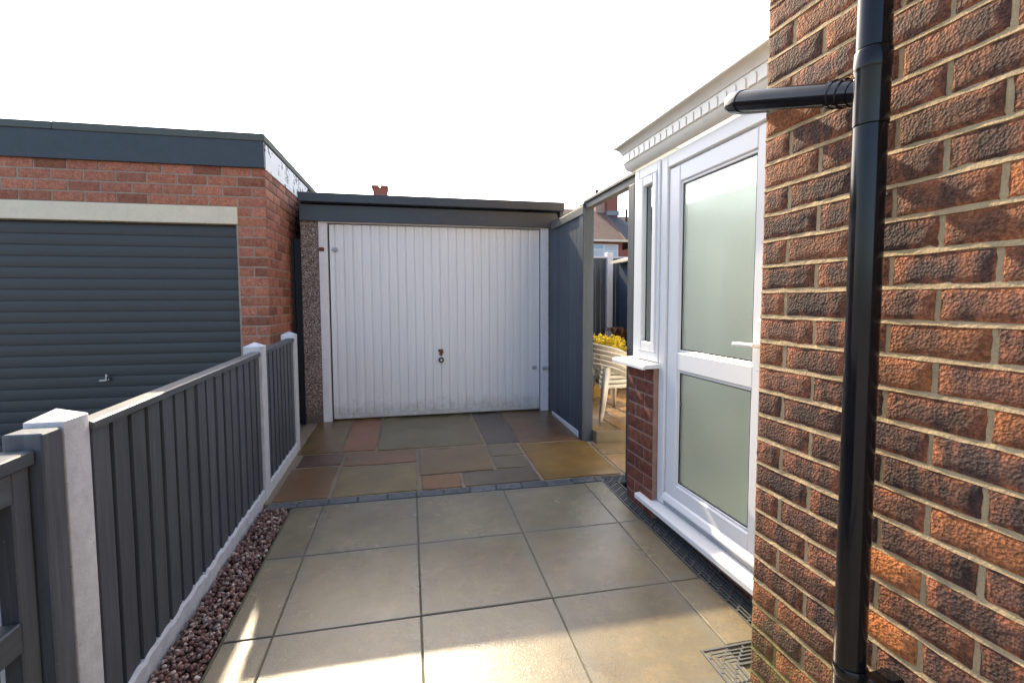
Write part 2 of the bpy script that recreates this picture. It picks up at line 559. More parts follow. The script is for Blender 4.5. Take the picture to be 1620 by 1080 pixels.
    c = t.mix(t.ramp(t.noise(1.4, 5, 0.65), [(0.4, 0.0), (0.7, 0.6)]), w.outputs[0], (0.16, 0.13, 0.08))
    w2 = c
    M['tiles'] = t.out(c, 0.85, t.bump(w.outputs['Fac'], -0.6, 0.02))
    t = NT('dark roof tiles')
    c = t.mix(t.ramp(t.noise(2.4, 5, 0.65), [(0.4, 0.0), (0.7, 1.0)]), (0.065, 0.06, 0.062), (0.11, 0.095, 0.09))
    M['tiles_dark'] = t.out(c, 0.85, t.bump(t.noise(14, 3, 0.6), 0.5, 0.02))
    # foliage
    for nm, a, b_ in (('leaf_yellow', (0.72, 0.50, 0.02), (0.40, 0.36, 0.03)), ('leaf_dark', (0.018, 0.022, 0.012), (0.040, 0.040, 0.022)), ('leaf_brown', (0.20, 0.09, 0.035), (0.11, 0.05, 0.02)), ('leaf_green', (0.05, 0.09, 0.02), (0.09, 0.12, 0.03))):
        t = NT(nm)
        ge = t.n('NewGeometry')
        c = t.mix(ge.outputs['Random Per Island'], a, b_)
        tr = t.n('BsdfTranslucent')
        t.l(c, tr.inputs[0])
        mx = t.n('MixShader')
        mx.inputs[0].default_value = 0.35
        t.out(c, 0.45)
        o = t.t.nodes['Material Output']
        t.l(t.b.outputs[0], mx.inputs[1])
        t.l(tr.outputs[0], mx.inputs[2])
        t.l(mx.outputs[0], o.inputs[0])
        M[nm] = t.m
    # drive / far ground
    t = NT('grey ground')
    c = t.mix(t.ramp(t.noise(2.5, 5, 0.6), [(0.3, 0.0), (0.7, 1.0)]), (0.16, 0.15, 0.13), (0.24, 0.225, 0.20))
    M['ground'] = t.out(c, 0.8, t.bump(t.noise(60, 4, 0.6), 0.5, 0.004))


_special()


# ------------------------------------------------------------------ brick laying
def brick_mesh(L, H, D, nx, nz, mat, seed, jit=0.0015, set_back=0.0035, wob=0.0015):
    """front face at y=0 looking along -y, length along +x from 0, base at z=0"""
    rnd = random.Random(seed)
    vs, fs, edge = [], [], []
    us = [0.0, 0.035 / (L / 0.22)] + [i / nx for i in range(1, nx)] + [1 - 0.035 / (L / 0.22), 1.0]
    ws = [0.0, 0.11] + [i / nz for i in range(1, nz)] + [0.89, 1.0]
    nu, nw = len(us), len(ws)
    for j, w in enumerate(ws):
        for i, u in enumerate(us):
            e = i in (0, nu - 1) or j in (0, nw - 1)
            x = u * L + (rnd.uniform(-jit, jit) if e else 0)
            z = w * H + (rnd.uniform(-jit, jit) if e else 0)
            y = set_back + rnd.uniform(-0.0008, 0.001) if e else rnd.uniform(-wob, wob)
            vs.append((x, y, z))
            edge.append(1.0 if e else (0.45 if (i in (1, nu - 2) or j in (1, nw - 2)) else 0.0))
    for j in range(nw - 1):
        for i in range(nu - 1):
            a = j * nu + i
            fs.append((a, a + 1, a + nu + 1, a + nu))
    per = [i for i in range(nu)] + [j * nu + nu - 1 for j in range(1, nw)] + [(nw - 1) * nu + i for i in range(nu - 2, -1, -1)] + [j * nu for j in range(nw - 2, 0, -1)]
    base = len(vs)
    for p in per:
        x, y, z = vs[p]
        vs.append((x, D, z))
        edge.append(1.0)
    n = len(per)
    for k in range(n):
        fs.append((per[(k + 1) % n], per[k], base + k, base + (k + 1) % n))
    me = bpy.data.meshes.new('brick')
    me.from_pydata(vs, [], fs)
    me.materials.append(mat)
    at = me.attributes.new('edge', 'FLOAT', 'POINT')
    at.data.foreach_set('value', edge)
    for p in me.polygons: p.use_smooth = True
    me.set_sharp_from_angle(angle=R(50))
    me.update()
    return me


CB = 0.0858                                # one course
JT = 0.0135                                 # joint
BL, BH = 0.2286 - JT, CB - JT
_cache = {}


def brick_variant(kind, L, rnd):
    k = rnd.randrange(4)
    key = (kind, round(L, 4), k)
    if key not in _cache:
        if kind == 'house':
            _cache[key] = brick_mesh(L, BH, 0.09, 5 if L > 0.15 else 3, 3, M['brick_house'], hash(key[1:]) % 9999 + k, 0.0020, 0.0030, 0.0018)
        else:
            _cache[key] = brick_mesh(L, BH, 0.09, 2, 1, M['brick_red' if kind == 'red' else 'brick_porch'], k + 7, 0.0012, 0.002, 0.0005)
    return _cache[key]


def lay(kind, parent, org, ang, spans, seed, tint):
    """spans: list of (u0, u1, z0) bricks along direction ang from org; front looks to the right-hand normal"""
    rnd = random.Random(seed)
    c, s = math.cos(ang), math.sin(ang)
    for (u0, u1, z0, *rest) in spans:
        L = round(u1 - u0 - JT, 3)
        if L < 0.02: continue
        me = brick_variant(kind, L, rnd)
        u = u0 + JT / 2
        col = rest[0] if rest else tint(rnd)
        pr = rnd.uniform(-0.0015, 0.0015)
        loc = (org[0] + c * u - s * pr, org[1] + s * u + c * pr, z0 + JT / 2)
        inst('brick', me, parent, loc, (0, rnd.uniform(-0.004, 0.004), ang), col)


def course_spans(u_max, first, z0, u_min=0.0, full=0.2286):
    out, u = [], u_min
    nxt = first
    while u < u_max - 0.03:
        e = min(u + nxt, u_max)
        out.append((u, e, z0))
        u, nxt = e, full
    return out


# ================================================================== SETTING
def gz(y): return G * y


# ground to the horizon
vs_, fs_ = [], []
ys = [-600, -6, 6.0, 8.0, 600]
zs = [G * -6 - 0.06, G * -6 - 0.06, G * 6 - 0.06, 0.18, 0.18]
for y, z in zip(ys, zs):
    vs_ += [(-600, y, z), (600, y, z)]
for i in range(len(ys) - 1):
    fs_.append((2 * i, 2 * i + 1, 2 * i + 3, 2 * i + 2))
tag(raw('ground', vs_, fs_, M['ground']), kind='structure')

# neighbour's drive beyond the fence
o = MB().prism([(-7.0, -4, gz(-4) - 0.03), (-1.075, -4, gz(-4) - 0.03), (-1.075, 5.3, gz(5.3) - 0.03), (-7.0, 5.3, gz(5.3) - 0.03)], (0, 0, -0.02)).build('driveway', M['ground'])
tag(o, kind='structure')

# ---- patio of large buff slabs
XL, XA, S, YR = -0.762, -0.5713, 0.6, 3.2573
YB = -1.55


def sheet(name, x0, x1, y0, y1, dz, th, mat):
    return MB().prism([(x0, y0, gz(y0) + dz), (x1, y0, gz(y0) + dz), (x1, y1, gz(y1) + dz), (x0, y1, gz(y1) + dz)], (0, 0, -th)).build(name, mat)


patio = tag(sheet('patio', -0.77, 1.395, YB, 3.262, -0.006, 0.03, M['bed']), kind='structure')


def slab_mesh(w, d, h, n, amp, edge_j, seed, bev=0.004):
    """top at z=0, centred"""
    rnd = random.Random(seed)
    vs, fs = [], []
    def ticks(L, k): return [-L / 2, -L / 2 + bev] + [-L / 2 + L * i / k for i in range(1, k)] + [L / 2 - bev, L / 2]
    xs, yy = ticks(w, n), ticks(d, n)
    nx, ny = len(xs), len(yy)
    for j, y in enumerate(yy):
        for i, x in enumerate(xs):
            e = i in (0, nx - 1) or j in (0, ny - 1)
            jx = rnd.uniform(-edge_j, edge_j) if e else 0
            jy = rnd.uniform(-edge_j, edge_j) if e else 0
            z = -bev * 0.8 if e else amp * noise.noise(Vector((x * 7 + seed * 3.1, y * 7, seed))) - abs(amp) * 0.3
            vs.append((x + jx, y + jy, z))
    for j in range(ny - 1):
        for i in range(nx - 1):
            a = j * nx + i
            fs.append((a, a + 1, a + nx + 1, a + nx))
    per = [i for i in range(nx)] + [j * nx + nx - 1 for j in range(1, ny)] + [(ny - 1) * nx + i for i in range(nx - 2, -1, -1)] + [j * nx for j in range(ny - 2, 0, -1)]
    b = len(vs)
    for p in per: vs.append((vs[p][0], vs[p][1], -h))
    k = len(per)
    for i in range(k): fs.append((per[(i + 1) % k], per[i], b + i, b + (i + 1) % k))
    return vs, fs


def slab_obj(name, x0, x1, y0, y1, mat, parent, color, n=2, amp=0.0006, edge_j=0.0008, seed=0, h=0.03, gap=0.0038, tilt=0.0022, dz=0.0):
    rnd = random.Random(seed * 7 + 3)
    w, d = x1 - x0 - gap, y1 - y0 - gap
    vs, fs = slab_mesh(w, d, h, n, amp, edge_j, seed)
    me = bpy.data.meshes.new(name)
    me.from_pydata(vs, [], fs)
    me.materials.append(mat)
    for p in me.polygons: p.use_smooth = True
    me.set_sharp_from_angle(angle=R(18))
    o = bpy.data.objects.new(name, me)
    cx, cyy = (x0 + x1) / 2, (y0 + y1) / 2
    o.location = (cx, cyy, gz(cyy) + rnd.uniform(-0.0012, 0.0012) + dz)
    o.rotation_euler = (SLOPE + rnd.uniform(-tilt, tilt), rnd.uniform(-tilt, tilt), 0)
    o.color = (*((color[0] * 1.08, color[1] * 0.90, color[2] * 0.68) if mat is M['flag'] else color), 1)
    return link(o, parent)


rs = random.Random(5)
colX = [XL, XA, XA + S, XA + 2 * S, XA + 3 * S]
si = 0
for j in range(8):
    y1 = YR - j * S
    y0 = y1 - S
    if y0 < YB - 0.01: break
    for i in range(4):
        si += 1
        k = rs.uniform(0.88, 1.08)
        slab_obj('paving_slab', colX[i], colX[i + 1], y0, y1, M['slab'], patio, (0.195 * k, 0.162 * k, 0.104 * k), seed=si)
    # cut pieces against the drain: its line turns a degree with the house
    xa = HX + 0.203 + math.sin(-HA) * ((y0 + y1) / 2 - HY)
    if y0 > 1.6:
        x1 = xa
    elif y1 > 1.62:
        slab_obj('paving_slab', colX[4], 1.40, 1.632, y1, M['slab'], patio, (0.195, 0.162, 0.104), seed=si + 50)
        continue
    else:
        continue
    slab_obj('paving_slab', colX[4], x1, y0, y1, M['slab'], patio, (0.192 * k, 0.16 * k, 0.10 * k), seed=si + 50)

# ---- row of dark setts
edging = tag(sheet('sett_edging', -0.94, 1.40, 3.262, 3.372, -0.012, 0.03, M['bed']), kind='structure')
x = -0.925
i = 0
while x < 1.36:
    L = 0.19 + rs.uniform(-0.006, 0.006)
    k = rs.uniform(0.8, 1.25)
    slab_obj('sett', x, min(x + L, 1.40), 3.264, 3.358, M['sett'], edging, (0.085 * k, 0.092 * k, 0.096 * k), n=2, amp=0.002, edge_j=0.002, seed=200 + i, gap=0.008, tilt=0.006, dz=0.001)
    x += L
    i += 1

# ---- riven sandstone in front of the garage
flagbed = tag(sheet('flagstone_paving', -1.065, 2.6, 3.365, 5.36, -0.008, 0.03, M['pointing']), kind='structure')
FL = [(-0.955, -0.600, 4.285, 5.33, (0.17, 0.125, 0.065)), (-0.600, -0.300, 4.285, 5.33, (0.26, 0.115, 0.055)), (-0.300, 0.650, 4.265, 5.33, (0.155, 0.145, 0.085)),
      (0.660, 0.990, 4.240, 5.33, (0.085, 0.078, 0.082)), (0.985, 1.60, 4.215, 5.33, (0.16, 0.105, 0.062)),
      (-0.90, -0.550, 3.985, 4.265, (0.115, 0.072, 0.066)), (-0.550, 0.045, 3.935, 4.260, (0.20, 0.115, 0.066)), (0.055, 0.640, 3.635, 4.235, (0.175, 0.128, 0.075)),
      (0.650, 0.945, 3.925, 4.215, (0.155, 0.14, 0.10)), (0.650, 0.945, 3.650, 3.915, (0.14, 0.128, 0.10)), (0.955, 1.585, 3.37, 4.195, (0.225, 0.15, 0.05)),
      (-0.925, -0.560, 3.370, 3.965, (0.17, 0.105, 0.055)), (-0.550, 0.045, 3.370, 3.920, (0.20, 0.165, 0.085)), (0.060, 0.360, 3.370, 3.625, (0.23, 0.125, 0.062)),
      (0.370, 0.945, 3.370, 3.640, (0.125, 0.108, 0.092)), (1.595, 2.10, 3.370, 3.77, (0.27, 0.19, 0.10)), (1.595, 2.10, 3.78, 4.075, (0.23, 0.175, 0.10))]
for k, (x0, x1, y0, y1, c) in enumerate(FL):
    slab_obj('flagstone', x0, x1, y0, y1, M['flag'], flagbed, c, n=7, amp=0.0045, edge_j=0.004, seed=300 + k, gap=0.019, tilt=0.004, dz=0.002)

# ---- raised garden paving behind the step
ZG = 0.25
step = tag(boxo('step', M['flag'], None, 1.66, 6.5, 4.085, 4.115, 0.06, ZG - 0.004, 0.004), kind='structure')
step.color = (0.20, 0.15, 0.085, 1)
gbed = tag(boxo('garden_paving', M['pointing'], None, 1.66, 7.5, 4.118, 8.6, 0.0, ZG - 0.010, 0), kind='structure')
rs2 = random.Random(9)
yy = 4.09
row = 0
while yy < 6.1:
    d = rs2.choice((0.3, 0.45, 0.6))
    xx = 1.655 - rs2.choice((0.0, 0.2))
    first = True
    while xx < 4.2:
        w = rs2.choice((0.3, 0.45, 0.6))
        x0 = max(xx, 1.655)
        if xx + w - x0 > 0.1:
            c = rs2.choice(((0.30, 0.19, 0.085), (0.22, 0.17, 0.11), (0.16, 0.145, 0.13), (0.26, 0.17, 0.085)))
            o = slab_obj('flagstone', x0, xx + w, yy, yy + d, M['flag'], gbed, c, n=5, amp=0.005, edge_j=0.004, seed=400 + row, gap=0.016, tilt=0.005)
            o.location.z = ZG
            o.rotation_euler.x -= SLOPE
        row += 1
        xx += w
    yy += d

# ---- gravel strip
tag(sheet('gravel_bed', -0.955, -0.768, -1.5, 3.262, -0.028, 0.02, M['soil']), kind='structure')
bm = bmesh.new()
bmesh.ops.create_icosphere(bm, subdivisions=1, radius=1)
bm.verts.ensure_lookup_table()
IV = np.array([v.co[:] for v in bm.verts])
IF = np.array([[v.index for v in f.verts] for f in bm.faces])
bm.free()
rg = np.random.default_rng(4)


def pebbles(n, x0, x1, y0, y1, rmin, rmax, zlo, zhi, slope=True):
    vs, fs = [], []
    for i in range(n):
        x, y = rg.uniform(x0, x1), rg.uniform(y0, y1)
        s = rg.uniform(rmin, rmax) * np.array([rg.uniform(0.8, 1.45), rg.uniform(0.8, 1.2), rg.uniform(0.5, 0.85)])
        if rg.random() < 0.06: s *= 1.3
        q = rg.normal(size=4)
        q /= np.linalg.norm(q)
        w, a, b, c = q
        rot = np.array([[1 - 2 * (b * b + c * c), 2 * (a * b - c * w), 2 * (a * c + b * w)], [2 * (a * b + c * w), 1 - 2 * (a * a + c * c), 2 * (b * c - a * w)], [2 * (a * c - b * w), 2 * (b * c + a * w), 1 - 2 * (a * a + b * b)]])
        v = IV * (1 + rg.uniform(-0.16, 0.16, (len(IV), 1)))
        v = (v * s) @ rot.T + [x, y, (G * y if slope else 0) + rg.uniform(zlo, zhi)]
        fs.append(IF + len(vs) * len(IV))
        vs.append(v)
    return np.concatenate(vs).tolist(), np.concatenate(fs).tolist()


pv, pf = pebbles(3400, -0.948, -0.778, 0.6, 3.25, 0.0065, 0.0125, -0.022, 0.004)
tag(raw('gravel', pv, pf, M['gravel'], None, True), 'red brown pebbles filling the strip between fence and patio', 'gravel', kind='stuff')

# ================================================================== HOUSE (right)
house = empty('brick_house', (HX, HY, 0), HA)
tag(house, 'brown rustic brick house wall at the right with sandy mortar joints', 'house')
ZC0 = CAM_H + 0.9754                       # a known bed joint
N_UP, N_DN = 8, 28


def tint_house(r):
    u = r.random()
    if u < 0.16: return (r.uniform(0.3, 0.7), r.uniform(0.9, 1.15), 0, 1)
    return (r.uniform(0.0, 0.14), r.uniform(0.78, 1.25), 0, 1)


special = {(19, 2): (0.95, 1.35, 0, 1), (21, 2): (1.0, 1.4, 0, 1), (4, 4): (0.55, 1.25, 0, 1), (11, 4): (0.9, 1.1, 0, 1), (16, 4): (0.8, 1.05, 0, 1), (12, 4): (0.4, 1.0, 0, 1), (8, 0): (0.0, 0.75, 0, 1), (2, 4): (0.6, 1.0, 0, 1)}
spans = []
for k in range(-3, N_DN):
    z0 = ZC0 - (k + 1) * CB
    if z0 < -0.06: continue
    first = 0.1143 if k % 2 else 0.2286
    for q, sp in enumerate(course_spans(1.03 if k % 2 else 0.9144, first, z0)):
        if (k, q) in special: sp = (*sp, special[(k, q)])
        spans.append(sp)
lay('house', house, (0, 0), -math.pi / 2, spans, 21, tint_house)
# the rest of the brickwork, outside the picture, in one piece
mb = MB()
rr = random.Random(3)
for k in range(-25, N_DN):
    z0 = ZC0 - (k + 1) * CB
    if z0 < -0.06: continue
    us = 0.0 if k < -3 else (1.0287 if k % 2 else 0.9144)
    first = (0.1143 if k % 2 else 0.2286) if k < -3 else 0.2286
    for (u0, u1, _) in course_spans(4.2, first, z0, us):
        if u1 - u0 < 0.05: continue
        mb.box(0.0, 0.06, -u1 + JT / 2, -u0 - JT / 2, z0 + JT / 2, z0 + CB - JT / 2)
o = mb.build('brickwork', M['brick_house'], house)
o.color = (0.1, 1, 0, 1)
tag(o, kind='stuff')
MB().box(0.0105, 5.5, -4.3, -0.006, -0.3, 4.55).build('wall', M['mortar_house'], house)
# weather-struck pointing: every bed joint slopes out towards its lower edge; one continuous sheet
pts_ = []
k = N_DN
while ZC0 - k * CB < 4.5:
    zj = ZC0 - k * CB
    pts_ += [(0.0050, zj - JT / 2 - 0.0012), (0.0008, zj - JT / 2 + 0.0008), (0.0042, zj + JT / 2 + 0.0005), (0.0042, zj + JT / 2 + 0.004)]
    k -= 1
ys_ = [-0.004 - 4.29 * q / 300 for q in range(301)]
jr = random.Random(77)
rows_ = [[(x_ + 0.0013 * noise.noise(Vector((y_ * 23, z_ * 40, 3))) + jr.uniform(-0.0005, 0.0005), y_, z_ + 0.0020 * noise.noise(Vector((y_ * 15, z_ * 57, 9))) + jr.uniform(-0.0006, 0.0006)) for x_, z_ in pts_] for y_ in ys_]
MB().sweep(rows_, close_profile=False, caps=False).build('pointing', M['mortar_house'], house)
MB().box(-0.25, 5.6, -4.6, 0.3, 4.56, 4.7).build('roof', M['fascia'], house)

# soil pipe on the wall
pipe = empty('soil_pipe', (HX, HY, 0), HA)
tag(pipe, 'glossy black soil pipe fixed upright to the brown brick wall with a side branch', 'pipe')
px_, py_ = -0.08, -0.455
MB().tube([(px_, py_ - 0.012, -0.02), (px_, py_ - 0.006, 0.48)], 0.0370, 32).build('lower_pipe', M['black_pipe'], pipe, 40)
MB().tube([(px_, py_ - 0.006, 0.30), (px_, py_, 1.87)], 0.0370, 32).build('pipe', M['black_pipe'], pipe, 40)
MB().tube([(px_, py_, 2.055), (px_, py_, 4.5)], 0.0370, 32).build('upper_pipe', M['black_pipe'], pipe, 40)
# tee fitting
MB().tube([(px_, py_, 1.872), (px_, py_, 1.876), (px_, py_, 2.0), (px_, py_, 2.006), (px_, py_, 2.012), (px_, py_, 2.046), (px_, py_, 2.052)], [0.038, 0.0386, 0.0386, 0.0405, 0.0412, 0.0412, 0.0386], 32).build('tee_fitting', M['black_pipe'], pipe, 40)
b0 = Vector((px_, py_, 1.955))
b1 = Vector((-0.115, -0.02, 2.100))
dv = (b1 - b0)
bp = MB().tube([b0 + dv * 0.02, b1], 0.0315, 28).build('branch_pipe', M['black_pipe'], pipe, 40)
cl = [b0 + dv * t for t in (0.10, 0.155, 0.16, 0.185, 0.19, 0.21, 0.215, 0.24, 0.245)]
MB().tube(cl, [0.0335, 0.0335, 0.037, 0.037, 0.0345, 0.0345, 0.037, 0.037, 0.033], 28).build('collar', M['black_pipe'], pipe, 30)
el = [b1 - dv.normalized() * 0.012, b1 + Vector((0.0, 0.022, 0.007)), b1 + Vector((0.012, 0.042, 0.012)), b1 + Vector((0.035, 0.054, 0.016)), b1 + Vector((0.075, 0.058, 0.022)), b1 + Vector((0.26, 0.060, 0.05))]
MB().tube(el, [0.034, 0.0345, 0.0345, 0.0345, 0.0345, 0.0345], 24).build('elbow', M['black_pipe'], pipe, 50)
# clip near the foot
mb = MB().tube([(px_, py_ - 0.008, 0.455), (px_, py_ - 0.008, 0.458), (px_, py_ - 0.008, 0.482), (px_, py_ - 0.008, 0.486)], [0.038, 0.0405, 0.0405, 0.038], 32)
mb.box(px_ - 0.002, 0.006, py_ - 0.085, py_ - 0.04, 0.455, 0.486, 0.003)
mb.tube([(px_ + 0.02, py_ - 0.092, 0.47), (px_ + 0.02, py_ - 0.03, 0.47)], 0.006, 8)
mb.build('clip', M['black_pipe'], pipe, 40)

# ================================================================== PORCH
porch = empty('porch', (HX, HY, 0), HA)
tag(porch, 'white plastic side porch with glazed door, narrow window and moulded cornice', 'porch')


def tint_dark(r): return (r.uniform(0, 0.15), r.uniform(0.8, 1.3), 0, 1)


PX, PY0, PY1 = 0.275, 1.195, 1.540
dwall = MB().box(PX + 0.005, PX + 0.10, PY0 + 0.004, PY1 - 0.006, -0.05, 1.028).build('dwarf_wall', M['mortar_porch'], porch)
sp = []
for k in range(13):
    z0 = 1.03 - (k + 1) * CB
    if z0 < -0.03: break
    sp += course_spans(PY1 - PY0, 0.1143 if k % 2 else 0.2286, z0)
lay('porch', dwall, (PX, PY1), -math.pi / 2, sp, 31, tint_dark)
plinth = MB().box(0.335, 0.42, 0.01, PY0 - 0.004, -0.05, 0.168).build('plinth', M['mortar_porch'], porch)
sp = []
for k in range(3):
    sp += course_spans(PY0 - 0.012, 0.1143 if k % 2 else 0.2286, 0.17 - (k + 1) * CB)
lay('porch', plinth, (0.33, PY0), -math.pi / 2, sp, 32, tint_dark)
# back walls of the porch room, so that it is a closed body
MB().box(PX + 0.11, 2.6, PY1 - 0.12, PY1 - 0.01, -0.05, 2.28).box(2.5, 2.6, 0.0, PY1 - 0.13, -0.05, 2.28).build('back_wall', M['upvc'], porch)
MB().quad((0.26, 0.003, 2.470), (2.65, 0.003, 2.470), (2.65, PY1 + 0.03, 2.470), (0.26, PY1 + 0.03, 2.470)).build('roof', M['polycarb'], porch)  # unseen roof, made translucent to bring daylight in behind the door glass
MB().box(0.43, 2.495, 0.001, 0.006, -0.05, 2.45).build('inner_wall', M['upvc'], porch)
MB().box(0.43, 2.495, 0.007, PY1 - 0.125, 0.12, 0.16).build('floor', M['cream'], porch)

# window beside the door
win = MB().box(0.300, 0.372, 1.200, 1.228, 1.068, 2.29, 0.004).box(0.300, 0.372, 1.455, 1.515, 1.068, 2.29, 0.004) \
    .box(0.301, 0.371, 1.228, 1.455, 1.068, 1.125, 0.004).box(0.301, 0.371, 1.228, 1.455, 2.225, 2.29, 0.004).build('window', M['upvc'], porch)
MB().box(0.292, 0.346, 1.230, 1.276, 1.127, 2.222, 0.006).box(0.292, 0.350, 1.395, 1.453, 1.127, 2.222, 0.006) \
    .box(0.293, 0.349, 1.276, 1.395, 1.127, 1.185, 0.006).box(0.293, 0.349, 1.276, 1.395, 2.165, 2.222, 0.006).build('sash', M['upvc'], win)
MB().box(0.322, 0.336, 1.275, 1.279, 1.183, 2.167).box(0.322, 0.336, 1.391, 1.397, 1.183, 2.167).build('gasket', M['gasket'], win)
MB().box(0.325, 0.333, 1.279, 1.391, 1.186, 2.164).build('pane', M['pane'], win)
MB().prism([(0.195, 1.18, 1.043), (0.195, 1.18, 1.028), (0.212, 1.18, 1.028), (0.212, 1.18, 1.032), (0.40, 1.18, 1.034), (0.40, 1.18, 1.066), (0.215, 1.18, 1.056), (0.201, 1.18, 1.052)], (0, 0.43, 0)).build('window_sill', M['upvc'], porch)

# door frame, leaf and sill
fr = MB().box(0.308, 0.378, 1.128, 1.196, 0.212, 2.29, 0.004).box(0.309, 0.377, 0.24, 1.128, 2.215, 2.29, 0.004).box(0.308, 0.378, 0.235, 0.300, 0.212, 2.215, 0.004).build('door_frame', M['upvc'], porch)
door = MB()
DL0, DL1, DX = 0.306, 1.120, 0.318
for (a, b, c_, d_) in ((DL0, DL0 + 0.105, 0.255, 2.205), (DL1 - 0.105, DL1, 0.255, 2.205)):
    door.box(DX, DX + 0.058, a, b, c_, d_, 0.006)
for (c_, d_) in ((0.255, 0.372), (1.045, 1.150), (2.110, 2.205)):
    door.box(DX + 0.001, DX + 0.057, DL0 + 0.105, DL1 - 0.105, c_, d_, 0.006)
door = door.build('door', M['upvc'], porch)
for (z0, z1) in ((0.372, 1.045), (1.150, 2.110)):
    ya, yb = DL0 + 0.105, DL1 - 0.105
    # sloping beads round the pane
    for (p, q) in (((ya, z0), (yb, z0)), ((yb, z0), (yb, z1)), ((yb, z1), (ya, z1)), ((ya, z1), (ya, z0))):
        pass
    mb = MB()
    mb.box(DX + 0.010, DX + 0.030, ya, ya + 0.014, z0, z1, 0.003).box(DX + 0.010, DX + 0.030, yb - 0.014, yb, z0, z1, 0.003)
    mb.box(DX + 0.0105, DX + 0.0295, ya + 0.014, yb - 0.014, z0, z0 + 0.014, 0.003).box(DX + 0.0105, DX + 0.0295, ya + 0.014, yb - 0.014, z1 - 0.014, z1, 0.003)
    mb.build('glazing_bead', M['upvc'], door)
    mb = MB()
    mb.box(DX + 0.014, DX + 0.034, ya + 0.014, ya + 0.019, z0 + 0.014, z1 - 0.014).box(DX + 0.014, DX + 0.034, yb - 0.019, yb - 0.014, z0 + 0.014, z1 - 0.014)
    mb.box(DX + 0.0145, DX + 0.0335, ya + 0.019, yb - 0.019, z0 + 0.014, z0 + 0.019).box(DX + 0.0145, DX + 0.0335, ya + 0.019, yb - 0.019, z1 - 0.019, z1 - 0.014)
    mb.build('gasket', M['gasket'], door)
    MB().box(DX + 0.020, DX + 0.030, ya + 0.019, yb - 0.019, z0 + 0.019, z1 - 0.019).build('pane', M['obscure'], door)
mb = MB().box(DX - 0.010, DX - 0.0005, 0.338, 0.376, 1.13, 1.36, 0.004)
mb.tube([(DX - 0.008, 0.357, 1.246), (DX - 0.045, 0.357, 1.246)], 0.011, 12)
mb.tube([(DX - 0.045, 0.350, 1.246), (DX - 0.047, 0.42, 1.246), (DX - 0.045, 0.475, 1.245), (DX - 0.040, 0.488, 1.244)], [0.010, 0.0095, 0.0085, 0.007], 12)
mb.build('handle', M['upvc'], door, 40)
MB().prism([(DX - 0.022, DL0, 0.262), (DX - 0.022, DL0, 0.252), (DX, DL0, 0.250), (DX - 0.0003, DL0, 0.292), (DX - 0.010, DL0, 0.284)], (0, DL1 - DL0, 0)).build('weather_bar', M['upvc'], door)
MB().box(0.318, 0.372, 0.302, 1.126, 0.208, 0.247).build('threshold', M['alu'], porch)
MB().prism([(0.238, 0.004, 0.196), (0.238, 0.004, 0.172), (0.252, 0.004, 0.170), (0.252, 0.004, 0.176), (0.40, 0.004, 0.176), (0.40, 0.004, 0.208), (0.30, 0.004, 0.208), (0.250, 0.004, 0.203), (0.241, 0.004, 0.200)], (0, 1.345, 0)).build('door_sill', M['upvc'], porch)

# moulded cornice, mitred round the far corner
CP = [(0.0, 2.297), (0.014, 2.295), (0.026, 2.302), (0.038, 2.317), (0.044, 2.334), (0.047, 2.347), (0.052, 2.350), (0.052, 2.412), (0.058, 2.414), (0.061, 2.424), (0.070, 2.440), (0.084, 2.452), (0.097, 2.456), (0.100, 2.462), (0.099, 2.474), (0.092, 2.478), (0.0, 2.478)]
PF, PE = 0.298, 1.535
rows = []
for end in range(3):
    ring = []
    for (q, z) in CP:
        if end == 0: ring.append((PF - q, 0.004, z))
        elif end == 1: ring.append((PF - q, PE + q, z))
        else: ring.append((2.6, PE + q, z))
    rows.append(ring)
corn = MB().sweep(rows).build('cornice', M['cream'], porch, 25)
tabs = []
n = 10
w, h = 0.050, 0.058
pts = [(-w / 2, 0), (w / 2, 0), (w / 2, h * 0.55)]
for k in range(1, n):
    a = math.pi * k / n
    pts.append((w / 2 * math.cos(a), h * 0.55 + h * 0.40 * math.sin(a)))
pts.append((-w / 2, h * 0.55))
mb = MB().prism([(0, p, z) for p, z in pts], (0.005, 0, 0))
dm = mb.mesh('dentil', M['cream'])
yy = 0.05
while yy < PE + 0.02:
    inst('dentil', dm, corn, (PF - 0.0565, yy, 2.352))
    yy += 0.0635

# ================================================================== DRAIN
drain = empty('channel_drain', (HX, HY, 0), HA)
tag(drain, 'slotted metal channel drain running along the porch and round the brick corner', 'drain')


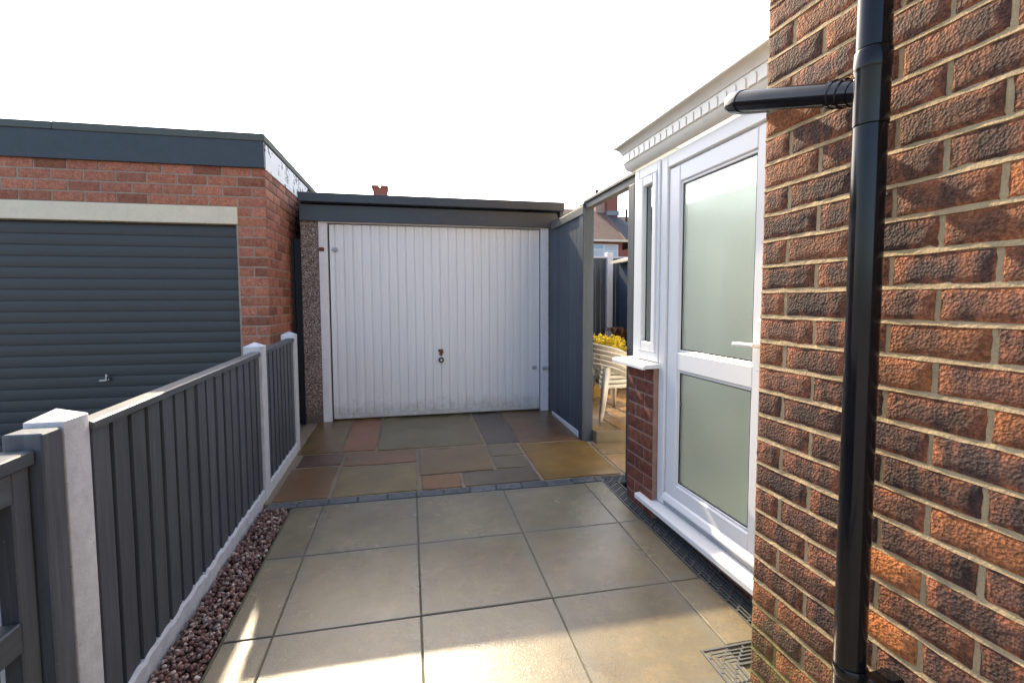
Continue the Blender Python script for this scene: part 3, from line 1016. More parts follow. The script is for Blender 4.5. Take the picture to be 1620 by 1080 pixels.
def drain_run(name, a, b, mitre_a, mitre_b, width, side):
    """run from a to b (local xy); width to the right-hand side*; bars with slots"""
    a, b = Vector(a), Vector(b)
    d = (b - a).normalized()
    nrm = Vector((d.y, -d.x)) * side
    L = (b - a).length
    def P(u, v, z):
        q = a + d * u + nrm * v
        y = HY + q.y
        return Vector((q.x, q.y, gz(y) + z))
    mb = MB()
    def bar(u0, u1, v0, v1, z0, z1):
        pts = [P(u0, v0, z0), P(u1, v0, z0), P(u1, v1, z0), P(u0, v1, z0)]
        mb.prism(pts, (0, 0, z1 - z0))
    lanes = 5
    fw = 0.009
    lw = (width - 2 * fw) / lanes
    def ua(v): return mitre_a * v
    def ub(v): return L - mitre_b * v
    def lane(v0, v1, z1):
        pts = [P(ua(v0), v0, -0.012), P(ub(v0), v0, -0.012), P(ub(v1), v1, -0.012), P(ua(v1), v1, -0.012)]
        mb.prism(pts, (0, 0, z1 + 0.012))
    lane(0, fw, 0.003)
    lane(width - fw, width, 0.003)
    for k in range(lanes + 1):
        v = fw + k * lw
        if 0 < k < lanes: lane(v - lw * 0.17, v + lw * 0.17, 0.001)
    # cross webs, staggered
    for k in range(lanes):
        v0, v1 = fw + k * lw, fw + (k + 1) * lw
        u = ua((v0 + v1) / 2) + 0.02 + (k % 2) * 0.035
        while u < ub((v0 + v1) / 2) - 0.01:
            if abs(v1 - v0) > 0: bar(u, u + 0.009, v0 + lw * 0.18, v1 - lw * 0.18, -0.012, 0.0005)
            u += 0.07
    g = mb.build('grate', M['drain'], drain)
    pts = [P(ua(0), 0.002, -0.03), P(ub(0), 0.002, -0.03), P(ub(width), width - 0.002, -0.03), P(ua(width), width - 0.002, -0.03)]
    MB().prism(pts, (0, 0, 0.003)).build('channel', M['void'], drain)
    return g


WD = 0.115
drain_run('a', (0.203, 1.855), (0.203, 0.045), 1, 0, WD, 1 if False else -1)
drain_run('b', (0.203, 1.855), (0.75, 1.855), 1, 0, WD, 1)
drain_run('c', (-0.088, 0.165), (0.33, 0.165), 1, 0, 0.10, 1)
drain_run('d', (-0.088, 0.165), (-0.088, -1.6), 1, 0, 0.10, -1)

# ================================================================== BRICK GARAGE (left)
GAX, GAY, GAR = -1.204, 4.60, -0.014
bg_ = empty('brick_garage', (GAX, GAY, 0), GAR)
tag(bg_, 'red brick garage at the left with dark grey ribbed door and flat roof', 'garage')
FB, FT, LB, LT = 2.597, 2.883, 2.115, 2.265      # fascia bottom/top, lintel bottom/top
DR = -0.243
MB().box(-4.0, -0.008, 0.16, 5.0, -0.1, FB).box(DR - 0.004, -0.008, 0.03, 0.16, -0.1, LT).box(-4.0, DR - 2.35, 0.03, 0.16, -0.1, LT).box(-4.0, -0.008, 0.03, 0.16, LT, FB).box(-4.0, DR - 2.35, 0.006, 0.03, -0.1, LT).box(DR - 0.004, -0.008, 0.006, 0.03, -0.1, LT).box(-4.0, -0.008, 0.006, 0.03, LT, FB).build('wall', M['mortar_red'], bg_)


def tint_red(r): return (r.uniform(0.0, 0.25), r.choice((0.62, 0.85, 0.95, 1.0, 1.05, 1.15)) * r.uniform(0.92, 1.06), 0, 1)


front, side, extra = [], [], []
for k in range(-1, 26):
    z0 = LT + 0.0 - k * CB
    odd = k % 2
    if k <= 0:                               # the band over the door (k=-3..0 is above the lintel)
        pass
levels = [LT + j * CB for j in range(0, 4)] + [LT - (j + 1) * CB for j in range(0, 25)]
for idx, z0 in enumerate(sorted(levels, reverse=True)):
    if z0 < 0.02: continue
    odd = idx % 2
    if z0 + CB > FB + 0.02 and z0 > FB - 0.02: continue
    # side wall, from the corner backwards
    sp = course_spans(1.32, 0.1143 if odd else 0.2286, z0)
    side += sp
    if z0 >= LT - 0.001:
        front += course_spans(2.75, 0.2286 if odd else 0.1143, z0)
    else:
        if odd: front += [(0.0, 0.2386, z0)]
        else: front += [(0.0, 0.1143, z0), (0.1143, 0.2386, z0)]
        if z0 > 1.4: pass
# front looks along -y: build from the left, so flip the spans
lay('red', bg_, (0, 0), 0.0, [(-b, -a, z) for a, b, z in front], 41, tint_red)
lay('red', bg_, (0, 0), math.pi / 2, side, 42, tint_red)
mb = MB()
for z0 in levels:
    if z0 < 0.02 or z0 > FB - 0.02: continue
    for (a, b, _) in course_spans(5.0, 0.2286, z0, 1.3716):
        mb.box(-0.06, 0.0, a + JT / 2, b - JT / 2, z0 + JT / 2, z0 + CB - JT / 2)
    for (a, b, _) in course_spans(3.95, 0.2286, z0, 2.60 if z0 < LT - 0.001 else 2.76):
        mb.box(-b + JT / 2, -a - JT / 2, 0.0, 0.06, z0 + JT / 2, z0 + CB - JT / 2)
o = mb.build('brickwork', M['brick_red'], bg_)
o.color = (0.1, 1, 0, 1)
tag(o, kind='stuff')
MB().box(-4.05, DR + 0.012, -0.012, 0.11, LB, LT - 0.003, 0.004).build('lintel', M['white_beam'], bg_)
# horizontally ribbed up-and-over door
ring = []
prof = []
z = 0.10
while z < LB - 0.02:
    prof += [(0.0525, z), (0.0505, z + 0.012), (0.050, z + 0.040), (0.0505, z + 0.074), (0.052, z + 0.083), (0.060, z + 0.0855), (0.060, z + 0.0908)]
    z += 0.0912
a = [(-2.59, y, min(zz, LB)) for y, zz in prof]
b = [(DR - 0.003, y, min(zz, LB)) for y, zz in prof]
gd = MB().strip(a, b).build('garage_door', M['grey_door'], bg_, 25)
mb = MB().tube([(-1.295, 0.052, 0.800), (-1.295, 0.018, 0.800)], 0.016, 14)
mb.box(-1.35, -1.288, 0.004, 0.022, 0.785, 0.802, 0.004).box(-1.303, -1.287, 0.006, 0.024, 0.80, 0.845, 0.004)
mb.build('handle', M['chrome'], gd, 40)
MB().box(-4.06, 0.004, -0.030, -0.004, FB, FT - 0.062, 0.002).build('fascia', M['fascia'], bg_)
sbd = MB().box(0.0, 0.010, 0.0, 5.0, FB - 0.01, FT - 0.075, 0.002).build('side_board', M['flaking'], bg_)
tag(sbd, 'white side board with flaking paint')
MB().box(-4.08, -1.55, -0.040, 0.05, FT - 0.060, FT - 0.002, 0.004).box(-1.548, 0.013, -0.040, 0.05, FT - 0.062, FT, 0.004).box(-0.03, 0.0135, 0.051, 5.05, FT - 0.060, FT, 0.004).build('roof_trim', M['felt'], bg_)
MB().box(-4.07, -0.031, 0.051, 5.04, FT - 0.15, FT - 0.012).build('roof', M['felt'], bg_)

# ================================================================== CONCRETE GARAGE (end of the path)
GY = 5.30
cg = empty('concrete_garage', (0.33, GY, 0))
tag(cg, 'concrete sectional garage with white ribbed door at the end of the path', 'garage')
X = lambda x: x - 0.33
zb = 0.165
MB().box(X(-1.070), X(-0.899), -0.03, 0.10, zb - 0.1, 2.30, 0.006).build('panel', M['pebbledash'], cg)
MB().box(X(1.553), X(1.655), -0.03, 0.10, zb - 0.1, 2.30, 0.006).build('panel', M['pebbledash'], cg)
MB().box(X(-1.068), X(-1.01), 0.10, 4.8, zb - 0.2, 2.36).box(X(1.60), X(1.653), 0.10, 4.8, zb - 0.2, 2.36).box(X(-1.0), X(1.6), 4.7, 4.79, zb - 0.2, 2.36).build('side_wall', M['pebbledash'], cg)
MB().box(X(-0.897), X(-0.812), -0.035, 0.06, 0.175, 2.29, 0.004).box(X(1.462), X(1.551), -0.035, 0.06, 0.180, 2.29, 0.004).box(X(-0.812), X(1.462), -0.015, 0.06, 2.255, 2.29, 0.003).build('door_frame', M['white_timber'], cg)
# vertically ribbed door
x0, x1 = -0.796, 1.452
prof = [(x0, 0.0), (x0 + 0.045, 0.0)]
npan = 24
pw = (x1 - x0 - 0.09) / npan
for k in range(npan):
    xs = x0 + 0.045 + k * pw
    prof += [(xs + 0.003, 0.011), (xs + 0.009, 0.011), (xs + 0.014, 0.001), (xs + pw * 0.52, -0.001), (xs + pw * 0.53, 0.0015), (xs + pw * 0.56, 0.0015), (xs + pw * 0.57, -0.001), (xs + pw - 0.002, 0.001)]
prof += [(x1 - 0.045, 0.0), (x1, 0.0)]
cd = MB().strip([(X(x), y + 0.005, 0.262) for x, y in prof], [(X(x), y + 0.005, 2.245) for x, y in prof]).build('garage_door', M['white_door'], cg, 25)
MB().box(X(x0), X(x1), -0.002, 0.03, 0.205, 0.245, 0.004).box(X(x0), X(x1), 0.008, 0.03, 0.245, 0.263).build('bottom_rail', M['white_door'], cd)
mb = MB()
for k in range(npan + 1):
    xs = x0 + 0.045 + k * pw + 0.006
    mb.box(X(xs + 0.010), X(xs + pw - 0.008), 0.000, 0.012, 0.252, 0.268, 0.003)
mb.build('rib_end', M['white_door'], cd)
MB().box(X(x0 - 0.014), X(x1 + 0.008), 0.045, 0.055, 0.19, 2.28).build('door_shadow_gap', M['black_metal'], cg)  # black sheet standing in for the shade in the gap round the door
mb = MB().tube([(X(0.335), 0.006, 0.806), (X(0.335), -0.022, 0.806)], 0.030, 24)
mb.build('lock_rim', M['black_metal'], cd, 40)
MB().tube([(X(0.335), -0.022, 0.806), (X(0.335), -0.027, 0.806)], 0.013, 16).build('lock_barrel', M['chrome'], cd, 40)
mb = MB().box(X(0.303), X(0.357), -0.014, 0.005, 0.895, 0.925, 0.006).box(X(0.316), X(0.350), -0.012, 0.005, 0.855, 0.894, 0.006).box(X(0.330), X(0.362), -0.010, 0.004, 0.880, 0.900, 0.004)
mb.build('handle_stub', M['rust'], cd)
for (xx, zz, m_) in ((-0.868, 1.983, 'rust'), (-0.742, 1.985, 'alu'), (1.395, 0.688, 'alu'), (1.505, 0.684, 'alu')):
    on_frame = xx < -0.82 or xx > 1.46
    y = -0.037 if on_frame else 0.004
    mb = MB().box(X(xx - 0.024), X(xx + 0.024), y - 0.012, y, zz - 0.020, zz + 0.020, 0.003)
    mb.box(X(xx - 0.034), X(xx + 0.030), y - 0.020, y - 0.012, zz - 0.008, zz + 0.006, 0.003)
    mb.build('bolt', M[m_], cg)
for (xx, zz) in ((-0.93, 1.975), (-0.945, 2.18)):
    MB().tube([(X(xx), -0.031, zz), (X(xx), -0.042, zz)], 0.013, 10).build('fixing', M['alu'], cg, 40)
MB().box(X(-1.066), X(1.64), -0.075, -0.045, 2.264, 2.428, 0.003).build('fascia', M['fascia'], cg)
MB().box(X(-1.060), X(1.70), -0.15, 0.0, 2.440, 2.533, 0.006).build('roof_edge', M['fascia'], cg)
mb = MB()
mb.box(X(-1.058), X(1.695), 0.001, 4.9, 2.43, 2.515)
mb.build('roof', M['felt'], cg)
MB().box(X(1.658), X(1.70), -0.11, -0.02, 2.21, 2.439, 0.003).build('end_board', M['fascia'], cg)

# dark board fence closing the gap between the garages
gf = empty('gap_fence', (-1.14, 5.42, 0.15))
tag(gf, 'dark boarded fence panel closing the narrow gap between the two garages', 'fence')
for k in range(3):
    MB().box(-0.10 + k * 0.075, -0.028 + k * 0.075, 0, 0.018, 0, 1.95, 0.003).build('board', M['dark_timber'], gf)
MB().box(-0.10, 0.122, 0.019, 0.05, 1.6, 1.68).build('rail', M['dark_timber'], gf)


def foliage(name, mat, parent, blobs, n, lsize, seed, up=0.0):
    """leaves as bent quads scattered through ellipsoids"""
    r = np.random.default_rng(seed)
    vs, fs = [], []
    for i in range(n):
        cx, cy2, cz, ax, ay, az = blobs[i % len(blobs)]
        d = r.normal(size=3)
        d /= np.linalg.norm(d)
        q = r.random() ** 0.45
        p = np.array([cx + d[0] * ax * q, cy2 + d[1] * ay * q, cz + d[2] * az * q])
        t = r.normal(size=3) + d * 0.8 + [0, 0, up]
        t /= np.linalg.norm(t)
        s = np.cross(t, r.normal(size=3))
        s /= np.linalg.norm(s)
        nn = np.cross(t, s)
        L = lsize * r.uniform(0.7, 1.3)
        W = L * r.uniform(0.22, 0.32)
        b = len(vs)
        vs += [tuple(p), tuple(p + t * L * 0.45 + s * W + nn * L * 0.06), tuple(p + t * L), tuple(p + t * L * 0.45 - s * W + nn * L * 0.06)]
        fs += [(b, b + 1, b + 2), (b, b + 2, b + 3)]
    return raw(name, vs, fs, mat, parent)


def stems(name, mat, parent, pts, base, r0=0.006):
    mb = MB()
    for p in pts:
        b = Vector(base) + Vector((random.uniform(-0.04, 0.04), random.uniform(-0.04, 0.04), 0))
        e = Vector(p)
        mid = (b + e) / 2 + Vector((random.uniform(-0.05, 0.05), random.uniform(-0.05, 0.05), 0.05))
        mb.tube([b, mid, e], [r0, r0 * 0.7, r0 * 0.35], 5)
    return mb.build(name, mat, parent)


bush = empty('dark_bush', (-1.12, 6.1, 0.15))
tag(bush, 'dark bush growing behind the board fence in the gap between the garages', 'bush')
foliage('foliage', M['leaf_dark'], bush, [(0, 0, 1.5, 0.16, 0.5, 0.8), (0.0, -0.1, 2.1, 0.13, 0.45, 0.46), (-0.01, 0.3, 2.2, 0.12, 0.45, 0.38)], 5200, 0.055, 5, 0.3)
stems('stem', M['soil'], bush, [(0.04, 0.1, 2.1), (-0.05, -0.2, 2.0), (0.0, 0.3, 2.2), (0.03, -0.1, 1.6)], (0, 0, 0), 0.016)

# ================================================================== LOW FENCE (left)
FX = -0.97
fence = empty('boarded_fence', (FX, 2.6, 0))
tag(fence, 'low slate grey boarded fence with white concrete posts beside the path', 'fence')
fy = lambda y: y - 2.6


def conc_post(y0, y1, x0, x1, zt, label=None):
    zb_ = gz(y0) - 0.15
    mb = MB().prism([(x0, fy(y0), zb_), (x1, fy(y0), zb_), (x1, fy(y1), zb_), (x0, fy(y1), zb_)], (0, 0, zt - zb_))
    o = mb
    bm_ = mb.bm
    bm_.faces.ensure_lookup_table()
    top = max(bm_.faces, key=lambda f: f.calc_center_median().z)
    r = bmesh.ops.poke(bm_, faces=[top])
    r['verts'][0].co.z += 0.029
    es = [e for e in bm_.edges if abs(e.verts[0].co.z - e.verts[1].co.z) > 0.3]
    bmesh.ops.bevel(bm_, geom=es, offset=0.006, segments=2, affect='EDGES', profile=0.5)
    o = mb.build('post', M['masonry'], fence, 40)
    return o


conc_post(1.592, 1.703, -0.102, 0.0, 1.104)
conc_post(3.425, 3.535, -0.098, 0.014, 1.150)
conc_post(4.375, 4.480, -0.098, 0.010, 1.165)


def zt(y): return 1.040 + 0.0225 * y          # top of the panels
def zg(y): return gz(y) + 0.075


def fence_bay(y0, y1, pitch=0.1085):
    # capping rail
    mb = MB()
    mb.prism([(-0.058, fy(y0), zt(y0) - 0.028), (0.008, fy(y0), zt(y0) - 0.028), (0.008, fy(y0), zt(y0) - 0.004), (0.0, fy(y0), zt(y0)), (-0.05, fy(y0), zt(y0)), (-0.058, fy(y0), zt(y0) - 0.004)], (0, y1 - y0, zt(y1) - zt(y0)))
    mb.build('capping_rail', M['slate_h'], fence)
    # gravel board with a rough rock edge
    rr_ = random.Random(int(y0 * 100))
    n_ = int((y1 - y0) / 0.03)
    rows_ = []
    for k in range(n_ + 1):
        y = y0 + (y1 - y0) * k / n_
        t_ = zg(y) + rr_.uniform(-0.006, 0.007)
        xo = 0.010 + rr_.uniform(-0.003, 0.004)
        rows_.append([(-0.045, fy(y), gz(y) - 0.1), (xo, fy(y), gz(y) - 0.1), (xo, fy(y), t_ - 0.012), (xo - 0.009, fy(y), t_), (-0.045, fy(y), t_ + 0.004)])
    MB().sweep(rows_).build('gravel_board', M['masonry'], fence)
    # boards: one row behind, one row in front with gaps
    y = y0 + 0.004
    while y < y1 - 0.02:
        e = min(y + pitch * 0.86, y1 - 0.003)
        za, zb_ = gz(y) + 0.06, zt(y) - 0.029 - rr_.uniform(0.0, 0.005)
        fr_ = rr_.uniform(-0.0015, 0.0015)
        MB().prism([(-0.022 + fr_, fy(y), za), (0.0 + fr_, fy(y + 0.002), za), (-0.004 + fr_, fy(e), za), (-0.022 + fr_, fy(e), za)], (0, 0, zb_ - za)).build('board', M['slate'], fence)
        e2 = min(y + pitch + 0.03, y1 - 0.002)
        s2 = max(y - 0.01 + pitch * 0.6, y0 + 0.002)
        if e2 - s2 > 0.02:
            MB().box(-0.046, -0.024, fy(s2), fy(e2), za, zb_).build('board', M['slate'], fence)
        y += pitch
    # small chips of bare wood at the heads of the first boards


fence_bay(1.705, 3.423)
fence_bay(3.537, 4.373, 0.1045)

# ---- timber gate standing along the same line, nearer the camera
gate = empty('timber_gate', (-0.985, 1.5, 0))
tag(gate, 'slate grey timber gate with square post beside the nearest white concrete post', 'gate')
gx = lambda x: x + 0.985
gy = lambda y: y - 1.5
MB().box(gx(-1.064), gx(-0.972), gy(1.508), gy(1.586), -0.1, 1.092, 0.004).build('gate_post', M['slate'], gate)
MB().box(gx(-1.058), gx(-0.985), gy(0.35), gy(1.500), 1.012, 1.052, 0.004).build('top_rail', M['slate_h'], gate)
MB().box(gx(-1.046), gx(-1.000), gy(1.440), gy(1.499), 0.12, 1.0115, 0.004).build('stile', M['slate'], gate)
MB().box(gx(-1.046), gx(-1.000), gy(0.36), gy(0.42), 0.12, 1.0115, 0.004).build('stile', M['slate'], gate)
MB().box(gx(-1.0455), gx(-0.998), gy(0.421), gy(1.439), 0.930, 1.011, 0.004).build('rail', M['slate_h'], gate)
MB().box(gx(-1.0455), gx(-0.998), gy(0.421), gy(1.439), 0.535, 0.615, 0.004).build('rail', M['slate_h'], gate)
MB().box(gx(-1.0455), gx(-0.998), gy(0.421), gy(1.439), 0.125, 0.205, 0.004).build('rail', M['slate_h'], gate)
for k in range(10):
    MB().box(gx(-1.066), gx(-1.047), gy(0.422 + k * 0.1015), gy(0.5205 + k * 0.1015), 0.10, 1.01, 0.003).build('board', M['slate'], gate)

# ================================================================== SCREEN AND GATEWAY (right)
SX = 1.60
scr = empty('timber_screen', (SX, 4.15, 0))
tag(scr, 'tall blue grey timber screen with posts and open gateway into the garden', 'fence')
MB().box(-0.052, 0.052, 4.155 - 4.15, 4.255 - 4.15, 0.05, 2.325, 0.004).build('post', M['navy'], scr)
MB().box(-0.046, 0.054, 3.16 - 4.15, 3.255 - 4.15, 0.05, 2.265, 0.004).build('post', M['navy'], scr)
MB().prism([(-0.03, -0.99, 2.272), (0.03, -0.99, 2.272), (0.03, -0.99, 2.322), (-0.03, -0.99, 2.322)], (0, 2.08, 0.008)).build('top_rail', M['navy_h'], scr)
MB().box(-0.05, 0.05, -0.99, 0.004, 2.3235, 2.345, 0.002).build('capping', M['navy_h'], scr)
for k in range(9):
    y0 = 0.106 + k * 0.106
    h = 2.262 + random.uniform(-0.003, 0.003)
    MB().box(-0.040, -0.022, y0, y0 + 0.103 if k < 8 else 1.118, gz(4.2 + y0) + 0.02, h, 0.003).build('board', M['navy'], scr)
for zz in (0.45, 1.2, 2.0):
    MB().box(-0.021, 0.02, 0.106, 0.985, zz, zz + 0.08, 0.003).build('rail', M['navy_h'], scr)
MB().box(-0.058, -0.041, 0.0, 0.99, 2.225, 2.300, 0.003).build('fascia', M['navy_h'], scr)
MB().box(-0.05, -0.02, 0.106, 0.985, gz(4.6) - 0.06, gz(4.6) + 0.045, 0.004).build('gravel_board', M['masonry'], scr)

# ================================================================== GARDEN
# stacked chairs
ch_ang = R(98)


def chair_proto():
    root = empty('plastic_chair')
    # seat shell with rounded apron
    mb = MB()
    rows_ = []
    for (y, z) in ((-0.235, 0.375), (-0.245, 0.405), (-0.235, 0.428), (-0.20, 0.432), (0.0, 0.420), (0.18, 0.415), (0.215, 0.425)):
        w_ = 0.25 if y < 0 else 0.25 - 0.05 * (y / 0.2)
        ring_ = []
        for (u, dz, k) in ((-1, -0.055, 1.02), (-1, -0.008, 1.0), (-0.9, 0.0, 1.0), (0, -0.008, 1.0), (0.9, 0.0, 1.0), (1, -0.008, 1.0), (1, -0.055, 1.02)):
            ring_.append((u * w_ * k, y, max(z + dz, 0.372)))
        rows_.append(ring_)
    mb.sweep(rows_, close_profile=False, caps=False)
    s = mb.build('seat', M['chair'], root, 40)
    md = s.modifiers.new('thick', 'SOLIDIFY')
    md.thickness = 0.006
    # wrap-round back and arms
    rows_ = []
    nseg = 28
    for k in range(nseg + 1):
        a_ = -math.pi * 0.5 + math.pi * 1.0 * 0 + (k / nseg) * math.pi * 2 * 0.5
        # parametrise: left front arm -> back -> right front arm
        t_ = k / nseg
        th = math.pi * (1 + t_)                  # 180..360 deg
        x_ = 0.285 * math.cos(th)
        y_ = -0.02 - 0.27 * math.sin(th) if True else 0
        fr_ = abs(t_ - 0.5) * 2                  # 0 at the back, 1 at arm ends
        if fr_ > 0.9: y_ -= (fr_ - 0.9) * 1.6
        top = 0.735 - 0.105 * (fr_ ** 2.2)
        if fr_ > 0.86: top -= (fr_ - 0.86) * 0.45
        hgt = 0.10 - 0.045 * fr_
        out_ = Vector((x_, y_ + 0.02, 0)).normalized()
        p_ = Vector((x_, y_, 0))
        rows_.append([tuple(p_ + out_ * 0.018 + Vector((0, 0, top - 0.012))), tuple(p_ + out_ * 0.0 + Vector((0, 0, top))), tuple(p_ - out_ * 0.014 + Vector((0, 0, top - 0.008))), tuple(p_ - out_ * 0.02 + Vector((0, 0, top - hgt)))])
    mb = MB().sweep(rows_, close_profile=False, caps=False)
    b_ = mb.build('backrest', M['chair'], root, 60)
    md = b_.modifiers.new('thick', 'SOLIDIFY')
    md.thickness = 0.006
    # back slats
    mb = MB()
    for k in range(5):
        th = math.pi * (1.32 + 0.09 * k)
        xb, yb = 0.275 * math.cos(th), -0.02 - 0.26 * math.sin(th)
        mb.prism([(xb - 0.022, yb, 0.652), (xb + 0.022, yb, 0.652), (xb + 0.022, yb + 0.006, 0.652), (xb - 0.022, yb + 0.006, 0.652)], (-xb * 0.15, -0.045, -0.235))
    mb.build('back_slats', M['chair'], root)
    # legs: L-section, splayed
    for sx in (-1, 1):
        for (yt, yb_) in ((-0.225, -0.265), (0.19, 0.25)):
            sy = -1 if yt < 0 else 1
            top = [(sx * 0.20, yt, 0.40), (sx * 0.255, yt, 0.40), (sx * 0.255, yt - sy * 0.055, 0.40)]
            bot = [(sx * 0.252, yb_, 0.0), (sx * 0.282, yb_, 0.0), (sx * 0.282, yb_ - sy * 0.03, 0.0)]
            mb = MB().strip(top, bot)
            l_ = mb.build('leg', M['chair'], root, 20)
            md = l_.modifiers.new('thick', 'SOLIDIFY')
            md.thickness = 0.007
        # arm support
        l_ = MB().tube([(sx * 0.262, -0.225, 0.39), (sx * 0.284, -0.235, 0.50), (sx * 0.288, -0.185, 0.585), (sx * 0.286, -0.12, 0.622)], [0.019, 0.016, 0.016, 0.018], 8).build('arm_support', M['chair'], root, 60)
    for c in root.children:
        c.scale.z = 0.86 if not c.name.startswith(('backrest', 'back_slats', 'arm')) else 0.79
    return root


def copy_thing(src):
    r = src.copy()
    COL.objects.link(r)
    for c in src.children:
        d = c.copy()
        COL.objects.link(d)
        d.parent = r
    return r


chair0 = chair_proto()
chl = ['cream plastic garden armchair at the bottom of the stack, legs on the paving', 'cream plastic garden armchair second from the bottom of the stack', 'cream plastic garden armchair in the middle of the stack', 'cream plastic garden armchair second from the top of the stack', 'cream plastic garden armchair on top of the stack by the yellow shrub']
fc = Vector((2.03, 4.50, ZG))
nrm = Vector((math.cos(ch_ang), math.sin(ch_ang), 0))
cen = Vector((2.035, 4.71, ZG))
for k in range(5):
    c = chair0 if k == 0 else copy_thing(chair0)
    c.location = cen + Vector((random.uniform(-0.004, 0.004), random.uniform(-0.004, 0.004), 0.047 * k)) + Vector((-nrm.y, nrm.x, 0)) * (-0.004 * k)
    c.rotation_euler = (0, 0, ch_ang + random.uniform(-0.015, 0.015))
    tag(c, chl[k], 'chair', 'stacked cream plastic chairs')
    if k:
        for ch in list(c.children):
            if ch.name.startswith('leg'):
                pass

# planter behind the chairs
pot = empty('garden_pot', (2.20, 5.65, ZG))
tag(pot, 'ochre tapered garden pot on the paving behind the stacked chairs', 'plant pot')
mb = MB()
n = 8
for (ra, za, rb, zb_) in ((0.13, 0.0, 0.21, 0.30), (0.225, 0.30, 0.225, 0.35)):
    A = [(ra * math.cos(2 * math.pi * k / n), ra * math.sin(2 * math.pi * k / n), za) for k in range(n)]
    B_ = [(rb * math.cos(2 * math.pi * k / n), rb * math.sin(2 * math.pi * k / n), zb_) for k in range(n)]
    mb.strip(A, B_, True)
mb.build('body', M['pot'], pot)
MB().tube([(0, 0, 0.30), (0, 0, 0.325)], 0.20, 8).build('soil', M['soil'], pot)

# raised bed with the yellow shrub
bed = tag(boxo('raised_bed', M['soil'], None, 1.75, 6.5, 6.12, 8.5, 0.2, 0.52, 0.01), kind='structure')
yr = random.Random(8)
x = 1.75
while x < 4.6:
    w_ = yr.uniform(0.16, 0.3)
    for zz in (0.25, 0.385):
        k = yr.uniform(0.8, 1.2)
        o = MB().box(x, x + w_ - 0.012, 6.02 + yr.uniform(-0.01, 0.01), 6.118, zz, zz + 0.128, 0.012).build('stone', M['flag'], bed)
        o.color = (0.22 * k, 0.17 * k, 0.11 * k, 1)
    x += w_
sh = empty('yellow_shrub', (2.85, 6.45, 0.5))
tag(sh, 'bright yellow leaved shrub glowing in the sun behind the chairs', 'shrub')
bl = []
yr = random.Random(12)
for k in range(22):
    bl.append((yr.uniform(-0.42, 0.45), yr.uniform(-0.22, 0.25), yr.uniform(0.12, 0.46), 0.10, 0.10, 0.10))
foliage('foliage', M['leaf_yellow'], sh, bl, 2600, 0.045, 14, 0.5)
stems('stem', M['soil'], sh, [(b[0], b[1], b[2]) for b in bl[:14]], (0, 0, 0), 0.007)
lg = empty('green_plant', (2.48, 6.7, 0.5))
tag(lg, 'small green plant left of the yellow shrub against the dark fence', 'plant')
foliage('foliage', M['leaf_green'], lg, [(0, 0, 0.28, 0.16, 0.14, 0.2), (-0.12, 0.05, 0.34, 0.1, 0.1, 0.12)], 420, 0.055, 15, 0.7)
stems('stem', M['soil'], lg, [(0.05, 0, 0.3), (-0.1, 0.05, 0.35)], (0, 0, 0), 0.006)
fern = empty('brown_fern', (3.78, 8.15, 0.5))
tag(fern, 'withered brown fern against the dark fence beside the shed', 'plant')
mb = MB()
for k in range(26):
    a_ = random.uniform(0, 2 * math.pi)
    L_ = random.uniform(0.22, 0.40)
    pts = [Vector((0, 0, 0.0)), Vector((math.cos(a_) * L_ * 0.35, math.sin(a_) * L_ * 0.35, 0.36)), Vector((math.cos(a_) * L_ * 0.8, math.sin(a_) * L_ * 0.8, 0.47)), Vector((math.cos(a_) * L_ * 1.1, math.sin(a_) * L_ * 1.1, 0.36))]
    sd = Vector((-math.sin(a_), math.cos(a_), 0))
    for w0, w1, p, q in ((0.006, 0.035, pts[0], pts[1]), (0.035, 0.03, pts[1], pts[2]), (0.03, 0.004, pts[2], pts[3])):
        mb.quad(p - sd * w0, p + sd * w0, q + sd * w1, q - sd * w1)
mb.build('frond', M['leaf_brown'], fern)

# rear garden fence
rf = empty('rear_fence', (3.9, 9.0, 0.2))
tag(rf, 'dark blue grey rear garden fence with slim white concrete post', 'fence')
MB().box(-0.07, 0.05, -0.09, 0.06, 0, 2.20, 0.006).build('post', M['white_timber'], rf)
MB().box(-2.05, -1.93, -0.09, 0.06, 0, 2.20, 0.006).build('post', M['white_timber'], rf)
for k in range(44):
    x = -2.9 + k * 0.105
    MB().box(x, x + 0.099, -0.012, 0.010, 0, 2.09 + random.uniform(-0.003, 0.003), 0.002).build('board', M['navy'], rf)
for a_, b_ in ((-3.0, -2.052), (-1.928, -0.072), (0.052, 1.8)):
    MB().box(a_, b_, -0.035, 0.035, 2.096, 2.125, 0.003).build('capping_rail', M['white_timber'], rf)  # white colour stands in for sunlight along the top rail

# shed
sd_ = empty('garden_shed', (4.58, 7.9, 0.35))
tag(sd_, 'blue wooden garden shed with roof edge coloured pale as if sunlit beside the rear fence', 'shed')
for k in range(18):
    MB().prism([(-0.70, -0.33, 0.1 * k), (-0.70, -0.33, 0.1 * k + 0.098), (-0.688, -0.33, 0.1 * k + 0.098), (-0.712 + 0.03, -0.33, 0.1 * k)], (0, 0.9, 0)).build('board', M['shed_blue'], sd_)
    MB().box(-0.699, 0.7, -0.345, -0.331, 0.1 * k, 0.1 * k + 0.098, 0.002).build('board', M['shed_blue'], sd_)
MB().box(-0.66, 0.7, -0.329, 0.55, 0, 1.79).build('wall', M['shed_blue'], sd_)
wd = MB().box(-0.60, -0.1, -0.362, -0.346, 1.05, 1.62, 0.003).build('window', M['dark_timber'], sd_)
MB().box(-0.55, -0.15, -0.368, -0.3625, 1.1, 1.57).build('pane', M['pane'], wd)
